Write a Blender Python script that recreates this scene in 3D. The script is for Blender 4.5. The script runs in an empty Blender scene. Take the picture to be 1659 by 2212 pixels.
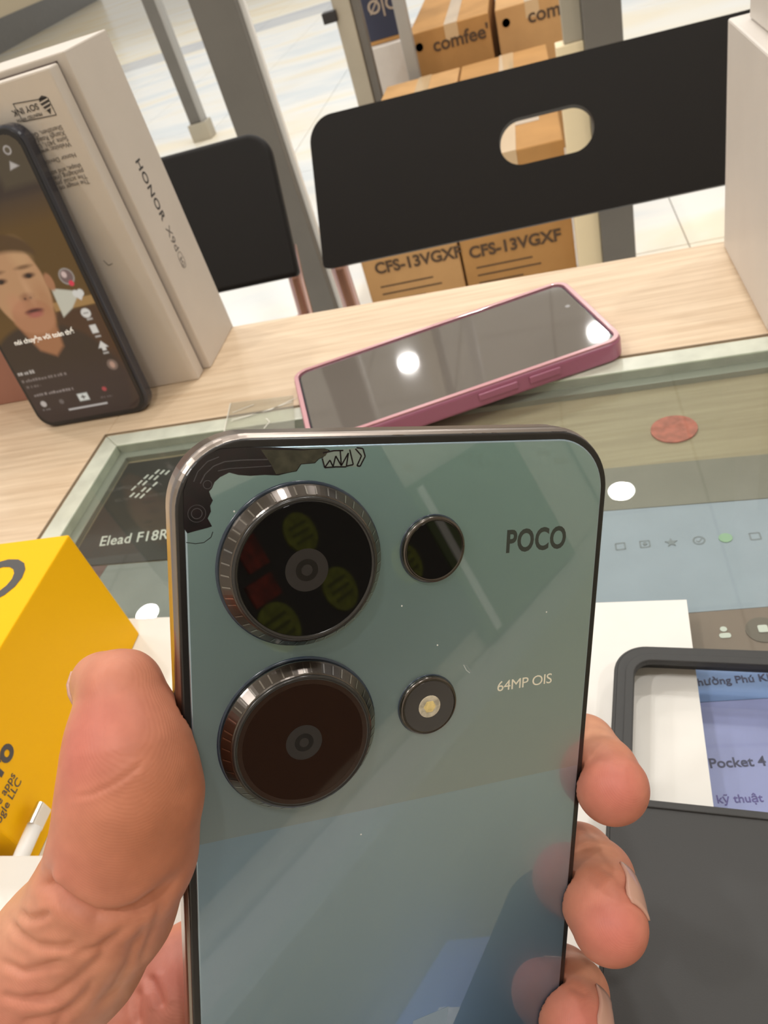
import bpy, bmesh, math, random
import numpy as np
from mathutils import Vector, Matrix

random.seed(4)
SC = bpy.context.scene
COL = SC.collection

# ------------------------------------------------------------------ camera
H = 0.21                       # lens height above the counter top (z = 0 is the counter top), metres
FPX = 1661.0                   # focal length in pixels of the 1659 px wide frame
CX = np.array([.9587, .1173, -.259]); CY = np.array([.1181, .6644, .738]); CZ = np.array([.2587, -.7382, .623])
CZ = CZ / np.linalg.norm(CZ); CX = CX - (CX @ CZ) * CZ; CX /= np.linalg.norm(CX); CY = np.cross(CZ, CX)
CAM_O = np.array([0, 0, H])
cam = bpy.data.cameras.new('camera'); cam_ob = bpy.data.objects.new('camera', cam); COL.objects.link(cam_ob)
cam.sensor_fit = 'HORIZONTAL'; cam.sensor_width = 36.0; cam.lens = 36.0 * FPX / 1659.0
cam.clip_start = 0.005; cam.clip_end = 200
cam.dof.use_dof = True; cam.dof.focus_distance = 0.128; cam.dof.aperture_fstop = 75
cam_ob.matrix_world = Matrix(((CX[0], CY[0], CZ[0], 0), (CX[1], CY[1], CZ[1], 0), (CX[2], CY[2], CZ[2], H), (0, 0, 0, 1)))
SC.camera = cam_ob

# ------------------------------------------------------------------ world, light, exposure
w = bpy.data.worlds.new('world'); SC.world = w; w.use_nodes = True
bgn = w.node_tree.nodes['Background']; bgn.inputs[0].default_value = (1.0, .98, .94, 1); bgn.inputs[1].default_value = 0.62
SC.view_settings.view_transform = 'Standard'; SC.view_settings.look = 'None'
SC.view_settings.exposure = -0.20; SC.view_settings.gamma = 1.0; SC.view_settings.use_curve_mapping = False
LAMP_STRENGTH = 370.0          # ceiling downlights
CORRIDOR_FILL = 280.0         # unseen fill lamp added to brighten the corridor floor

FLOOR = -0.78
CEIL = 2.25


def add_corridor_fill():  # added fill, out of view, that makes the floor outside bright
    l = bpy.data.lights.new('corridor_fill_light', 'AREA'); l.shape = 'RECTANGLE'; l.size = 9; l.size_y = 7
    l.energy = CORRIDOR_FILL; l.color = (1, .97, .90)
    o = bpy.data.objects.new('corridor_fill_light', l); o.location = (-2.5, 8.6, 2.9); COL.objects.link(o)
add_corridor_fill()

# ------------------------------------------------------------------ helpers
def V(*a): return Vector(a)

def mat(name, col, rough=.5, metal=0.0, spec=.5, coat=0.0, coat_rough=.03, var=0.0, var_scale=20, bump=0.0, bump_scale=200,
        emit=None, emit_s=0, ior=1.5, sss=0.0, trans=0.0, stretch=(1, 1, 1), col2=None):
    m = bpy.data.materials.new(name); m.use_nodes = True
    nt = m.node_tree; b = nt.nodes['Principled BSDF']
    b.inputs['Base Color'].default_value = (*col, 1); b.inputs['Roughness'].default_value = rough
    b.inputs['Metallic'].default_value = metal; b.inputs['Specular IOR Level'].default_value = spec
    b.inputs['Coat Weight'].default_value = coat; b.inputs['Coat Roughness'].default_value = coat_rough
    b.inputs['IOR'].default_value = ior; b.inputs['Subsurface Weight'].default_value = sss
    b.inputs['Transmission Weight'].default_value = trans
    if emit:
        b.inputs['Emission Color'].default_value = (*emit, 1); b.inputs['Emission Strength'].default_value = emit_s
    if var or col2 or bump:
        tc = nt.nodes.new('ShaderNodeTexCoord'); mp = nt.nodes.new('ShaderNodeMapping'); mp.inputs['Scale'].default_value = stretch
        nt.links.new(tc.outputs['Object'], mp.inputs['Vector'])
    if var or col2:
        n = nt.nodes.new('ShaderNodeTexNoise'); n.inputs['Scale'].default_value = var_scale; n.inputs['Detail'].default_value = 5
        nt.links.new(mp.outputs[0], n.inputs['Vector'])
        r = nt.nodes.new('ShaderNodeValToRGB')
        c2 = col2 or tuple(min(1, c * (1 + var)) for c in col); c1 = col if col2 else tuple(c * (1 - var) for c in col)
        r.color_ramp.elements[0].color = (*c1, 1); r.color_ramp.elements[1].color = (*c2, 1)
        r.color_ramp.elements[0].position = .35; r.color_ramp.elements[1].position = .65
        nt.links.new(n.outputs['Fac'], r.inputs['Fac']); nt.links.new(r.outputs['Color'], b.inputs['Base Color'])
    if bump:
        n2 = nt.nodes.new('ShaderNodeTexNoise'); n2.inputs['Scale'].default_value = bump_scale; n2.inputs['Detail'].default_value = 3
        nt.links.new(mp.outputs[0], n2.inputs['Vector'])
        bp = nt.nodes.new('ShaderNodeBump'); bp.inputs['Strength'].default_value = bump; bp.inputs['Distance'].default_value = .001
        nt.links.new(n2.outputs['Fac'], bp.inputs['Height']); nt.links.new(bp.outputs['Normal'], b.inputs['Normal'])
    return m

def clear_mat(name, tint, ior=1.5, rough=.01, haze=0.0):
    """clear pane: Fresnel mix of a straight-through and a mirror component"""
    m = bpy.data.materials.new(name); m.use_nodes = True; nt = m.node_tree; nt.nodes.clear()
    out = nt.nodes.new('ShaderNodeOutputMaterial'); t = nt.nodes.new('ShaderNodeBsdfTransparent'); t.inputs[0].default_value = (*tint, 1)
    g = nt.nodes.new('ShaderNodeBsdfGlossy'); g.inputs['Roughness'].default_value = rough
    lw = nt.nodes.new('ShaderNodeLayerWeight'); lw.inputs[0].default_value = .5
    pw = nt.nodes.new('ShaderNodeMath'); pw.operation = 'POWER'; pw.inputs[1].default_value = 5; nt.links.new(lw.outputs['Facing'], pw.inputs[0])
    f0 = ((ior - 1) / (ior + 1)) ** 2
    fr = nt.nodes.new('ShaderNodeMath'); fr.operation = 'MULTIPLY_ADD'; fr.inputs[1].default_value = 1 - f0; fr.inputs[2].default_value = f0; nt.links.new(pw.outputs[0], fr.inputs[0])
    mx = nt.nodes.new('ShaderNodeMixShader'); nt.links.new(fr.outputs[0], mx.inputs[0]); nt.links.new(t.outputs[0], mx.inputs[1]); nt.links.new(g.outputs[0], mx.inputs[2])
    last = mx
    if haze:
        d = nt.nodes.new('ShaderNodeBsdfDiffuse'); d.inputs[0].default_value = (.8, .78, .72, 1)
        m2 = nt.nodes.new('ShaderNodeMixShader'); m2.inputs[0].default_value = haze
        nt.links.new(mx.outputs[0], m2.inputs[1]); nt.links.new(d.outputs[0], m2.inputs[2]); last = m2
    nt.links.new(last.outputs[0], out.inputs[0])
    return m

def link(name, me, m=None, parent=None, smooth=False, mw=None):
    o = bpy.data.objects.new(name, me); COL.objects.link(o)
    if m is not None and len(me.materials) == 0: me.materials.append(m)
    if parent is not None: o.parent = parent
    if mw is not None: o.matrix_local = mw
    if smooth:
        for p in me.polygons: p.use_smooth = True
    return o

def from_bm(name, bm, m=None, parent=None, smooth=False, mw=None):
    bmesh.ops.recalc_face_normals(bm, faces=bm.faces)
    me = bpy.data.meshes.new(name); bm.to_mesh(me); bm.free()
    return link(name, me, m, parent, smooth, mw)

def tag(o, label, cat, group=None):
    o['label'] = label; o['category'] = cat
    if group: o['group'] = group
    return o

def struct(o, label=None, cat=None):
    o['kind'] = 'structure'
    if label: o['label'] = label
    if cat: o['category'] = cat
    return o

def empty(name, loc=(0, 0, 0), rot=(0, 0, 0)):
    o = bpy.data.objects.new(name, None); COL.objects.link(o); o.location = loc; o.rotation_euler = rot
    o.empty_display_size = .01
    return o

def bev(o, wdt, seg=2, ang=40):
    md = o.modifiers.new('bevel', 'BEVEL'); md.width = wdt; md.segments = seg; md.limit_method = 'ANGLE'; md.angle_limit = math.radians(ang)
    md.harden_normals = False
    return o

def box_bm(x0, x1, y0, y1, z0, z1, bm=None):
    bm = bm or bmesh.new()
    vs = [bm.verts.new(p) for p in ((x0, y0, z0), (x1, y0, z0), (x1, y1, z0), (x0, y1, z0), (x0, y0, z1), (x1, y0, z1), (x1, y1, z1), (x0, y1, z1))]
    for f in ((0, 3, 2, 1), (4, 5, 6, 7), (0, 1, 5, 4), (1, 2, 6, 5), (2, 3, 7, 6), (3, 0, 4, 7)): bm.faces.new([vs[i] for i in f])
    return bm

def box(name, x0, x1, y0, y1, z0, z1, m, parent=None, bevel=0, mw=None):
    o = from_bm(name, box_bm(x0, x1, y0, y1, z0, z1), m, parent, mw=mw)
    if bevel: bev(o, bevel)
    return o

def rrect(x0, x1, y0, y1, r, seg=10):
    """rounded rectangle outline, counter-clockwise; r number or (bl, br, tr, tl)"""
    if not isinstance(r, (tuple, list)): r = (r,) * 4
    pts = []
    for (cx, cy, a0, rr) in ((x0 + r[0], y0 + r[0], 180, r[0]), (x1 - r[1], y0 + r[1], 270, r[1]), (x1 - r[2], y1 - r[2], 0, r[2]), (x0 + r[3], y1 - r[3], 90, r[3])):
        if rr <= 1e-9: pts.append((cx, cy)); continue
        for k in range(seg + 1):
            a = math.radians(a0 + 90 * k / seg); pts.append((cx + rr * math.cos(a), cy + rr * math.sin(a)))
    return pts

def circle(cx, cy, r, n=32): return [(cx + r * math.cos(2 * math.pi * k / n), cy + r * math.sin(2 * math.pi * k / n)) for k in range(n)]

def plate_bm(outer, z0, z1, holes=(), bm=None):
    """prism over an outline with holes"""
    bm = bm or bmesh.new()
    loops = [outer] + list(holes)
    for z in (z0, z1):
        es = []
        for lp in loops:
            vs = [bm.verts.new((x, y, z)) for x, y in lp]
            es += [bm.edges.new((vs[i], vs[(i + 1) % len(vs)])) for i in range(len(vs))]
        if holes: bmesh.ops.triangle_fill(bm, use_beauty=True, use_dissolve=False, edges=es)
        else: bm.faces.new([e.verts[0] for e in es])
    bm.verts.ensure_lookup_table()
    n = sum(len(l) for l in loops); off = 0
    base = len(bm.verts) - 2 * n
    for lp in loops:
        k = len(lp)
        for i in range(k):
            a, b = base + off + i, base + off + (i + 1) % k
            bm.faces.new((bm.verts[a], bm.verts[b], bm.verts[b + n], bm.verts[a + n]))
        off += k
    return bm

def plate(name, outer, z0, z1, m, parent=None, holes=(), bevel=0, mw=None, seg=2, smooth=False):
    o = from_bm(name, plate_bm(outer, z0, z1, holes), m, parent, mw=mw, smooth=smooth)
    if bevel: bev(o, bevel, seg)
    return o

def lathe_bm(profile, n=48, bm=None):
    """profile of (r, z); closed at r = 0 ends"""
    bm = bm or bmesh.new(); rings = []
    for r, z in profile:
        if r < 1e-9: rings.append([bm.verts.new((0, 0, z))])
        else: rings.append([bm.verts.new((r * math.cos(2 * math.pi * k / n), r * math.sin(2 * math.pi * k / n), z)) for k in range(n)])
    for a, b in zip(rings[:-1], rings[1:]):
        for k in range(n):
            k2 = (k + 1) % n
            if len(a) == 1 and len(b) == 1: continue
            if len(a) == 1: bm.faces.new((a[0], b[k], b[k2]))
            elif len(b) == 1: bm.faces.new((a[k], b[0], a[k2]))
            else: bm.faces.new((a[k], b[k], b[k2], a[k2]))
    return bm

def tube_bm(pts, r, n=10, bm=None):
    bm = bm or bmesh.new(); rings = []
    pts = [Vector(p) for p in pts]; rs = r if isinstance(r, (list, tuple)) else [r] * len(pts)
    for i, p in enumerate(pts):
        t = (pts[min(i + 1, len(pts) - 1)] - pts[max(i - 1, 0)]).normalized()
        u = t.orthogonal().normalized() if i == 0 else (u - u.dot(t) * t).normalized()
        v = t.cross(u)
        rings.append([bm.verts.new(p + rs[i] * (math.cos(2 * math.pi * k / n) * u + math.sin(2 * math.pi * k / n) * v)) for k in range(n)])
    for a, b in zip(rings[:-1], rings[1:]):
        for k in range(n): bm.faces.new((a[k], a[(k + 1) % n], b[(k + 1) % n], b[k]))
    bm.faces.new(rings[0]); bm.faces.new(rings[-1])
    return bm

def text(s, size, m, parent=None, mw=None, xs=1.0, bold=0.0, name='lettering', align='LEFT', ext=.00004, shear=0.0, spacing=1.0):
    cu = bpy.data.curves.new('t', 'FONT'); cu.body = s; cu.size = size; cu.offset = bold; cu.extrude = ext; cu.align_x = align
    cu.shear = shear; cu.space_character = spacing; cu.resolution_u = 4
    ob = bpy.data.objects.new('t', cu); COL.objects.link(ob)
    dg = bpy.context.evaluated_depsgraph_get(); dg.update()
    me = bpy.data.meshes.new_from_object(ob.evaluated_get(dg))
    bpy.data.objects.remove(ob); bpy.data.curves.remove(cu)
    me.materials.clear()
    for v in me.vertices: v.co.x *= xs
    return link(name, me, m, parent, mw=mw)

def frame(o, x, y):
    """4x4 from origin, x axis, y axis"""
    x = Vector(x).normalized(); y = Vector(y); y = (y - y.dot(x) * x).normalized(); z = x.cross(y)
    return Matrix(((x[0], y[0], z[0], o[0]), (x[1], y[1], z[1], o[1]), (x[2], y[2], z[2], o[2]), (0, 0, 0, 1)))

def world_pt(px, py, depth):
    r = (px - 829.5) * CX + (1106 - py) * CY - FPX * CZ
    return CAM_O + r * (depth / FPX)

# ------------------------------------------------------------------ materials
def wood_mat(name, a, b, scale=(2.2, 45, 45), rough=.5):
    m = bpy.data.materials.new(name); m.use_nodes = True; nt = m.node_tree; p = nt.nodes['Principled BSDF']; p.inputs['Roughness'].default_value = rough
    tc = nt.nodes.new('ShaderNodeTexCoord'); mp = nt.nodes.new('ShaderNodeMapping'); mp.inputs['Scale'].default_value = scale
    n = nt.nodes.new('ShaderNodeTexNoise'); n.inputs['Scale'].default_value = 6; n.inputs['Detail'].default_value = 8; n.inputs['Roughness'].default_value = .62
    r = nt.nodes.new('ShaderNodeValToRGB'); r.color_ramp.elements[0].color = (*a, 1); r.color_ramp.elements[1].color = (*b, 1)
    r.color_ramp.elements[0].position = .32; r.color_ramp.elements[1].position = .66
    nt.links.new(tc.outputs['Object'], mp.inputs[0]); nt.links.new(mp.outputs[0], n.inputs['Vector']); nt.links.new(n.outputs['Fac'], r.inputs[0]); nt.links.new(r.outputs[0], p.inputs['Base Color'])
    return m

M = {}
M['wood'] = wood_mat('pale_oak_laminate', (.60, .44, .29), (.76, .60, .43))
M['wood_base'] = wood_mat('dull_oak_board', (.34, .26, .165), (.44, .35, .23))
M['wood_dark'] = wood_mat('oak_panel', (.42, .30, .19), (.52, .39, .26))
M['glass'] = clear_mat('counter_glass', (.93, .96, .94), 1.5, .008, .012)
M['pane'] = clear_mat('shopfront_glass', (.97, .985, .98), 1.45)
M['glass_edge'] = mat('pale_green_glass_edge', (.62, .645, .55), .25, spec=.5, var=.08, var_scale=90)
M['glass_edge2'] = mat('grey_green_bevel', (.30, .30, .26), .35)
M['tape'] = clear_mat('clear_tape', (.93, .93, .90), 1.45, .12, .10)
M['white_paper'] = mat('white_paper', (.80, .78, .74), .7, spec=.2, var=.015, var_scale=60)
M['white_card'] = mat('white_coated_card', (.74, .69, .64), .45, spec=.35, var=.02, var_scale=30)
M['white_card2'] = mat('white_card_warm', (.62, .56, .50), .5, spec=.3, var=.02, var_scale=30)
M['joint'] = mat('brown_joint', (.20, .14, .085), .7)
M['gap'] = mat('dark_gap', (.10, .07, .06), .8)
M['ink'] = mat('dark_ink', (.045, .04, .04), .6)
M['ink_grey'] = mat('grey_ink', (.16, .14, .13), .6)
M['black_plastic'] = mat('black_plastic', (.0105, .009, .0085), .55, spec=.25, bump=.15, bump_scale=700)
M['chrome'] = mat('chrome_red_reflection', (.62, .42, .40), .18, metal=1)  # pink tint paints a red reflection into the chrome's colour
M['red_cap'] = mat('red_plastic', (.6, .03, .04), .4)
M['post'] = mat('grey_aluminium', (.155, .145, .13), .45, metal=.0, spec=.4, var=.05, var_scale=6)
M['post_beige'] = mat('beige_frame', (.42, .38, .30), .5, var=.05, var_scale=6)
M['post_light'] = mat('light_grey_frame', (.36, .35, .33), .5)
M['cream'] = mat('cream_board', (.92, .78, .52), .6)
M['edge_highlight'] = mat('white_edge_highlight', (.9, .9, .88), .4)  # white colours in the highlight on the glass door's edge strip
M['kraft'] = mat('kraft_cardboard', (.58, .34, .15), .75, spec=.15, var=.06, var_scale=8)
M['kraft2'] = mat('kraft_cardboard_tan', (.50, .27, .10), .75, spec=.15, var=.06, var_scale=8)
M['kraft_ink'] = mat('brown_print', (.10, .06, .035), .8)
M['pack_tape'] = mat('glossy_packing_tape', (.66, .48, .29), .12, spec=.6)
M['navy'] = mat('navy_card', (.035, .04, .075), .5)
M['navy_ink'] = mat('pale_brown_ink', (.45, .36, .28), .6)
M['wall'] = mat('warm_white_paint', (.72, .66, .56), .8, var=.02, var_scale=3)
M['wall_beige'] = mat('beige_wall', (.78, .66, .47), .8)
M['ceiling'] = mat('white_ceiling_board', (.80, .78, .74), .8)
M['ceil_line'] = mat('grey_ceiling_joint', (.35, .33, .30), .7)
M['dark_panel'] = mat('near_black_panel', (.022, .02, .02), .5)
M['disc_green'] = mat('yellow_green_disc', (.20, .22, .02), .5, var=.3, var_scale=40)
M['tag_ink'] = mat('dark_olive_print', (.07, .08, .01), .6)
M['disc_red'] = mat('red_sign', (.20, .016, .008), .5, var=.5, var_scale=35)
M['yellow_top'] = mat('yellow_card', (.93, .50, .001), .5, spec=.15)
M['yellow_ink'] = mat('charcoal_print', (.06, .055, .055), .5)
M['tpu'] = mat('dark_grey_soft_plastic', (.046, .046, .046), .55, spec=.35, bump=.05, bump_scale=2500)
M['pink'] = mat('mauve_pink_case', (.36, .12, .20), .3, spec=.5, coat=.3)
M['pink_rim'] = mat('light_pink_rim', (.56, .27, .30), .25, spec=.6, coat=.4)
M['screen_off'] = mat('screen_glass_ceiling_tint', (.13, .112, .098), .04, spec=.5, ior=1.75)  # base lightened to paint in the ceiling's reflection on the screen
M['phone_black'] = mat('black_gloss', (.012, .012, .016), .2, spec=.5)
M['case_clear_dark'] = mat('smoky_case', (.03, .032, .045), .18, spec=.6)
M['metal_tip'] = mat('steel', (.75, .73, .70), .22, metal=1)
M['cable'] = mat('white_cable', (.85, .84, .82), .35)
M['red_box'] = mat('dull_red_card', (.36, .17, .13), .6, var=.05, var_scale=20)
M['sheet_dark'] = mat('black_print', (.020, .017, .014), .45, var=.25, var_scale=30)
M['sheet_grey'] = mat('grey_print', (.235, .245, .24), .5, var=.08, var_scale=40)
M['sheet_maroon'] = mat('maroon_print', (.13, .045, .035), .5)
M['ink_white'] = mat('white_print', (.75, .74, .70), .6)
M['web_head'] = mat('taupe_print', (.23, .205, .175), .5, var=.04, var_scale=60)
M['web_pale'] = mat('pale_blue_print', (.345, .385, .48), .5, var=.03, var_scale=60)
M['web_brown'] = mat('brown_print_band', (.24, .16, .13), .5)
M['web_blue'] = mat('blue_print', (.24, .34, .70), .5, var=.04, var_scale=60)
M['web_lav'] = mat('lavender_print', (.41, .41, .80), .5, var=.05, var_scale=60)
M['web_icon'] = mat('grey_icon', (.24, .26, .30), .6)
M['web_green'] = mat('green_icon', (.33, .50, .34), .6)
M['web_text'] = mat('dark_blue_text', (.055, .05, .14), .6)
M['web_text2'] = mat('violet_text', (.13, .09, .38), .6)
M['sticker_red'] = mat('red_sticker', (.52, .14, .10), .6, var=.2, var_scale=300)

# ------------------------------------------------------------------ structure: floor, tiles, ceiling, walls
fl = struct(box('floor', -30, 12, -3, 32, FLOOR - .06, FLOOR - .008, mat('grey_grout', (.60, .58, .54), .8)), 'pale tiled floor of shop and corridor', 'floor')

def marble(name, a, b, c):
    m = bpy.data.materials.new(name); m.use_nodes = True; nt = m.node_tree; p = nt.nodes['Principled BSDF']; p.inputs['Roughness'].default_value = .22
    tc = nt.nodes.new('ShaderNodeTexCoord'); ge = nt.nodes.new('ShaderNodeNewGeometry')
    n = nt.nodes.new('ShaderNodeTexNoise'); n.inputs['Scale'].default_value = 1.1; n.inputs['Detail'].default_value = 7; n.inputs['Distortion'].default_value = .8
    mp = nt.nodes.new('ShaderNodeMapping'); mp.inputs['Scale'].default_value = (.6, 1.6, 1); mp.inputs['Rotation'].default_value = (0, 0, .25)
    nt.links.new(ge.outputs['Position'], mp.inputs[0]); nt.links.new(mp.outputs[0], n.inputs['Vector'])
    r = nt.nodes.new('ShaderNodeValToRGB'); r.color_ramp.elements[0].color = (*a, 1); r.color_ramp.elements[0].position = .36
    r.color_ramp.elements[1].color = (*c, 1); r.color_ramp.elements[1].position = .66
    e = r.color_ramp.elements.new(.5); e.color = (*b, 1)
    nt.links.new(n.outputs['Fac'], r.inputs[0]); nt.links.new(r.outputs[0], p.inputs['Base Color'])
    return m
M['marble'] = marble('white_marble_tile', (.70, .74, .76), (.84, .83, .79), (.86, .78, .62))
M['marble_y'] = marble('cream_marble_tile', (.84, .80, .70), (.86, .78, .60), (.84, .70, .46))
M['marble_g'] = marble('grey_marble_tile', (.46, .47, .49), (.52, .53, .54), (.58, .57, .55))
T = .796
tme = {}
for key in ('marble', 'marble_y', 'marble_g'):
    bm = box_bm(0, T, 0, T, -.008, 0); bmesh.ops.recalc_face_normals(bm, faces=bm.faces)
    me = bpy.data.meshes.new('tile'); bm.to_mesh(me); bm.free(); me.materials.append(M[key]); tme[key] = me
for i in range(-9, 3):
    for j in range(0, 14):
        x = .345 + i * .8; y = .55 + j * .8
        key = 'marble_g' if j == 11 else ('marble_y' if j >= 12 else 'marble')
        o = bpy.data.objects.new('tile', tme[key]); COL.objects.link(o); o.parent = fl; o.location = (x, y, FLOOR)
ff = box('far_floor', -30, 12, 11.75, 32, FLOOR - .008, FLOOR, M['marble_y'], fl)
nf = box('near_floor', -30, 12, -3, .548, FLOOR - .008, FLOOR, M['marble'], fl)

ce = struct(box('ceiling', -3.4, 3.2, -1.5, 5.0, CEIL, CEIL + .05, M['ceiling']), 'white shop ceiling with board joints', 'ceiling')
for k in range(-5, 6): box('joint', -3.4, 3.2, .1 + k * .6 + 1.4, .112 + k * .6 + 1.4, CEIL - .002, CEIL, M['ceil_line'], ce)
for k in range(-5, 6): box('joint', k * .6 - .1, k * .6 - .088, -1.5, 5.0, CEIL - .002, CEIL, M['ceil_line'], ce)

wb = struct(box('wall_back', -3.4, 3.2, -1.55, -1.42, FLOOR, CEIL, M['wall']), 'warm white wall behind the counter', 'wall')
wr = struct(box('wall_right', 3.1, 3.2, -1.4, 2.2, FLOOR, CEIL, M['wall']), 'warm white side wall of shop', 'wall')
wl = struct(empty('wall_left', (-12, 19, FLOOR), (0, 0, math.radians(13.5))), 'beige corridor wall with dark grey base band', 'wall')
box('base_band', -.3, 0, -6, 14, 0, .62, M['post'], wl)
box('upper_panel', -.3, -.02, -6, 14, .62, 3.4, M['wall_beige'], wl)

# downlights
def lamp(x, y, first=[None]):
    if first[0] is None:
        e = empty('ceiling_downlight')
        from_bm('bezel', lathe_bm([(.056, -.004), (.072, -.006), (.076, 0)], 32), mat('white_lamp_bezel', (.8, .8, .78), .4), e)
        from_bm('diffuser', lathe_bm([(0, -.003), (.056, -.0035)], 32), mat('lamp_diffuser', (1, 1, 1), .5, emit=(1, .97, .93), emit_s=LAMP_STRENGTH), e)
        first[0] = e; o = e
    else:
        o = first[0].copy(); COL.objects.link(o)
        for c in first[0].children:
            d = c.copy(); COL.objects.link(d); d.parent = o
    o.location = (x, y, CEIL)
    tag(o, 'round white recessed downlight in the shop ceiling', 'light', 'ceiling downlights')
for x, y in ((-1.0265, 4.346), (.170, 4.321), (.1455, 2.858), (-2.187, 2.36), (1.35, 4.38), (1.33, 2.88), (-1.05, 2.5), (1.3, 1.2), (.13, 1.2), (-1.05, 1.0), (-2.2, .9), (.13, -.5), (-1.05, -.5), (1.3, -.5), (-2.3, 4.4)):
    lamp(x, y)

# ------------------------------------------------------------------ shopfront posts
sf = struct(empty('window_1', (-.6, 1.9, FLOOR)), 'grey aluminium shopfront frame with clear pane', 'shopfront')
def wbox(name, x0, x1, y0, y1, z0, z1, m, root, bevel=0):
    l = root.location
    return box(name, x0 - l.x, x1 - l.x, y0 - l.y, y1 - l.y, z0 - l.z, z1 - l.z, m, root, bevel)
wbox('post', -.703, -.603, 1.9, 1.98, FLOOR, CEIL, M['post'], sf, .003)
wbox('edge_strip_highlight', -.603, -.592, 1.93, 1.945, FLOOR, CEIL, M['edge_highlight'], sf)
df = struct(empty('door_1', (-.6, 3.15, FLOOR)), 'beige and grey glazed door frame behind cartons', 'door')
k = 3.15 / 1.9
wbox('frame_post', -.400 * k, -.362 * k, 3.15, 3.2, FLOOR, CEIL, M['post_beige'], df, .003)
wbox('frame_post', -.3615 * k, -.343 * k, 3.16, 3.2, FLOOR, CEIL, M['post'], df, .003)
wbox('frame_post', -.272 * k, -.247 * k, 3.12, 3.17, FLOOR, CEIL, M['post_light'], df, .003)
br_ = wbox('door_latch', -.425 * k, -.394 * k, 3.13, 3.17, -.16, -.125, M['dark_panel'], df, .003)
rp = struct(empty('door_2', (.14, 1.9, FLOOR)), 'grey door post with cream edge right of cartons', 'door')
wbox('frame_post', .103, .181, 1.9, 1.98, FLOOR, .5, M['post'], rp, .003)
wbox('edge_board', .044, .1025, 1.93, 1.985, FLOOR, -.18, M['cream'], rp, .002)
wbox('frame_post', .062, .1025, 1.935, 1.98, -.18, .5, M['post_beige'], rp, .002)
fp = tag(empty('barrier_post', (-2.05, 5.0, FLOOR)), 'dark grey upright post standing on corridor floor beyond chairs', 'post')
wbox('post', -2.105, -2.03, 4.98, 5.05, FLOOR + .1, CEIL, M['post'], fp, .004)
wbox('edge_trim', -2.03, -2.012, 4.98, 5.05, FLOOR + .1, CEIL, M['post_light'], fp)
wbox('foot', -2.12, -1.995, 4.96, 5.07, FLOOR, FLOOR + .1, M['post_beige'], fp, .004)

# ------------------------------------------------------------------ cartons behind the chairs
def carton(name, x0, x1, y0, y1, z0, z1, m, label, txt=None, tsize=.05, tz=0, tx=0, group='cardboard cartons on the floor', tape=True, xs=1.0):
    e = tag(empty(name, ((x0 + x1) / 2, y0, z0)), label, 'carton', group)
    wbox('body', x0, x1, y0, y1, z0, z1, m, e, .004)
    l = e.location
    if tape:
        xm = (x0 + x1) / 2 + .01
        wbox('packing_tape', xm - .024, xm + .024, y0 - .0012, y1 + .001, z1 - .05, z1 + .0012, M['pack_tape'], e)
    if txt:
        text(txt, tsize, M['kraft_ink'], e, frame((tx - l.x, y0 - .001 - l.y, tz - l.z), (1, 0, 0), (0, 0, 1)), xs=xs, bold=.0012, ext=.0006)
    return e
ZT = -.3875
c1 = carton('carton', -.526, -.258, 2.0, 3.06, FLOOR, ZT, M['kraft'], 'tan carton printed CFS-13VGXF, left one of the front pair', 'CFS-13VGXF', .044, -.622, -.492)
c2 = carton('carton', -.252, .040, 2.0, 3.06, FLOOR, ZT, M['kraft2'], 'tan carton printed CFS-13VGXF, right one of the front pair', 'CFS-13VGXF', .044, -.632, -.232)
for c, x in ((c1, -.49), (c2, -.22)):
    l = c.location
    for q in range(3):
        wbox('print_line', x, x + (.15, .17, .12)[q], 1.9992, 2.001, -.664 - q * .022, -.660 - q * .022, M['kraft_ink'], c)
    wbox('label', x + .12, x + .21, 2.2, 2.42, ZT, ZT + .001, mat('pale_label', (.50, .40, .30), .5), c)
    for q in range(3):
        wbox('print_mark', x + .02 + q * .075, x + .045 + q * .075, 2.5, 2.62, ZT, ZT + .0008, M['kraft_ink'], c)
ZC = -.272
c3 = carton('carton', -.432, -.142, 3.2, 4.1, FLOOR, ZC, M['kraft2'], 'brown carton printed comfee, taller, behind the left front carton', "comfee'", .062, -.345, -.352, xs=1.05)
c4 = carton('carton', -.118, .115, 3.2, 4.1, FLOOR, ZC, M['kraft'], 'brown carton printed comfee, taller, behind the right front carton', "comfee'", .062, -.338, -.01, xs=1.05)
for c, x in ((c3, -.400), (c4, -.085)):
    l = c.location
    from_bm('print_mark', lathe_bm([(0, -.001), (.014, -.001), (.014, 0)], 16), M['kraft_ink'], c, mw=Matrix.Translation((x - l.x, -.001, -.318 - l.z)) @ Matrix.Rotation(math.radians(90), 4, 'X'))
k = 3.5 / 2.9
nb = tag(empty('carton', (-.57, 3.5, FLOOR)), 'navy blue carton with pale logo at the frame, above white carton', 'carton', 'cardboard cartons on the floor')
wbox('body', -.64, -.505, 3.5, 3.8, -.305, .35, M['navy'], nb, .003)
text('Ø|C', .065, M['navy_ink'], nb, frame((-.605 + .57, -.001, -.215 - FLOOR), (1, 0, 0), (0, 0, 1)), ext=.0005, bold=.001)
wbox('bottom_edge', -.64, -.505, 3.499, 3.8, -.318, -.305, M['kraft2'], nb)
wc = tag(box('carton', -.63, -.455, 3.45, 3.8, FLOOR, -.32, M['white_card'], None, .004), 'plain white carton under the navy blue carton', 'carton', 'cardboard cartons on the floor')

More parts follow.
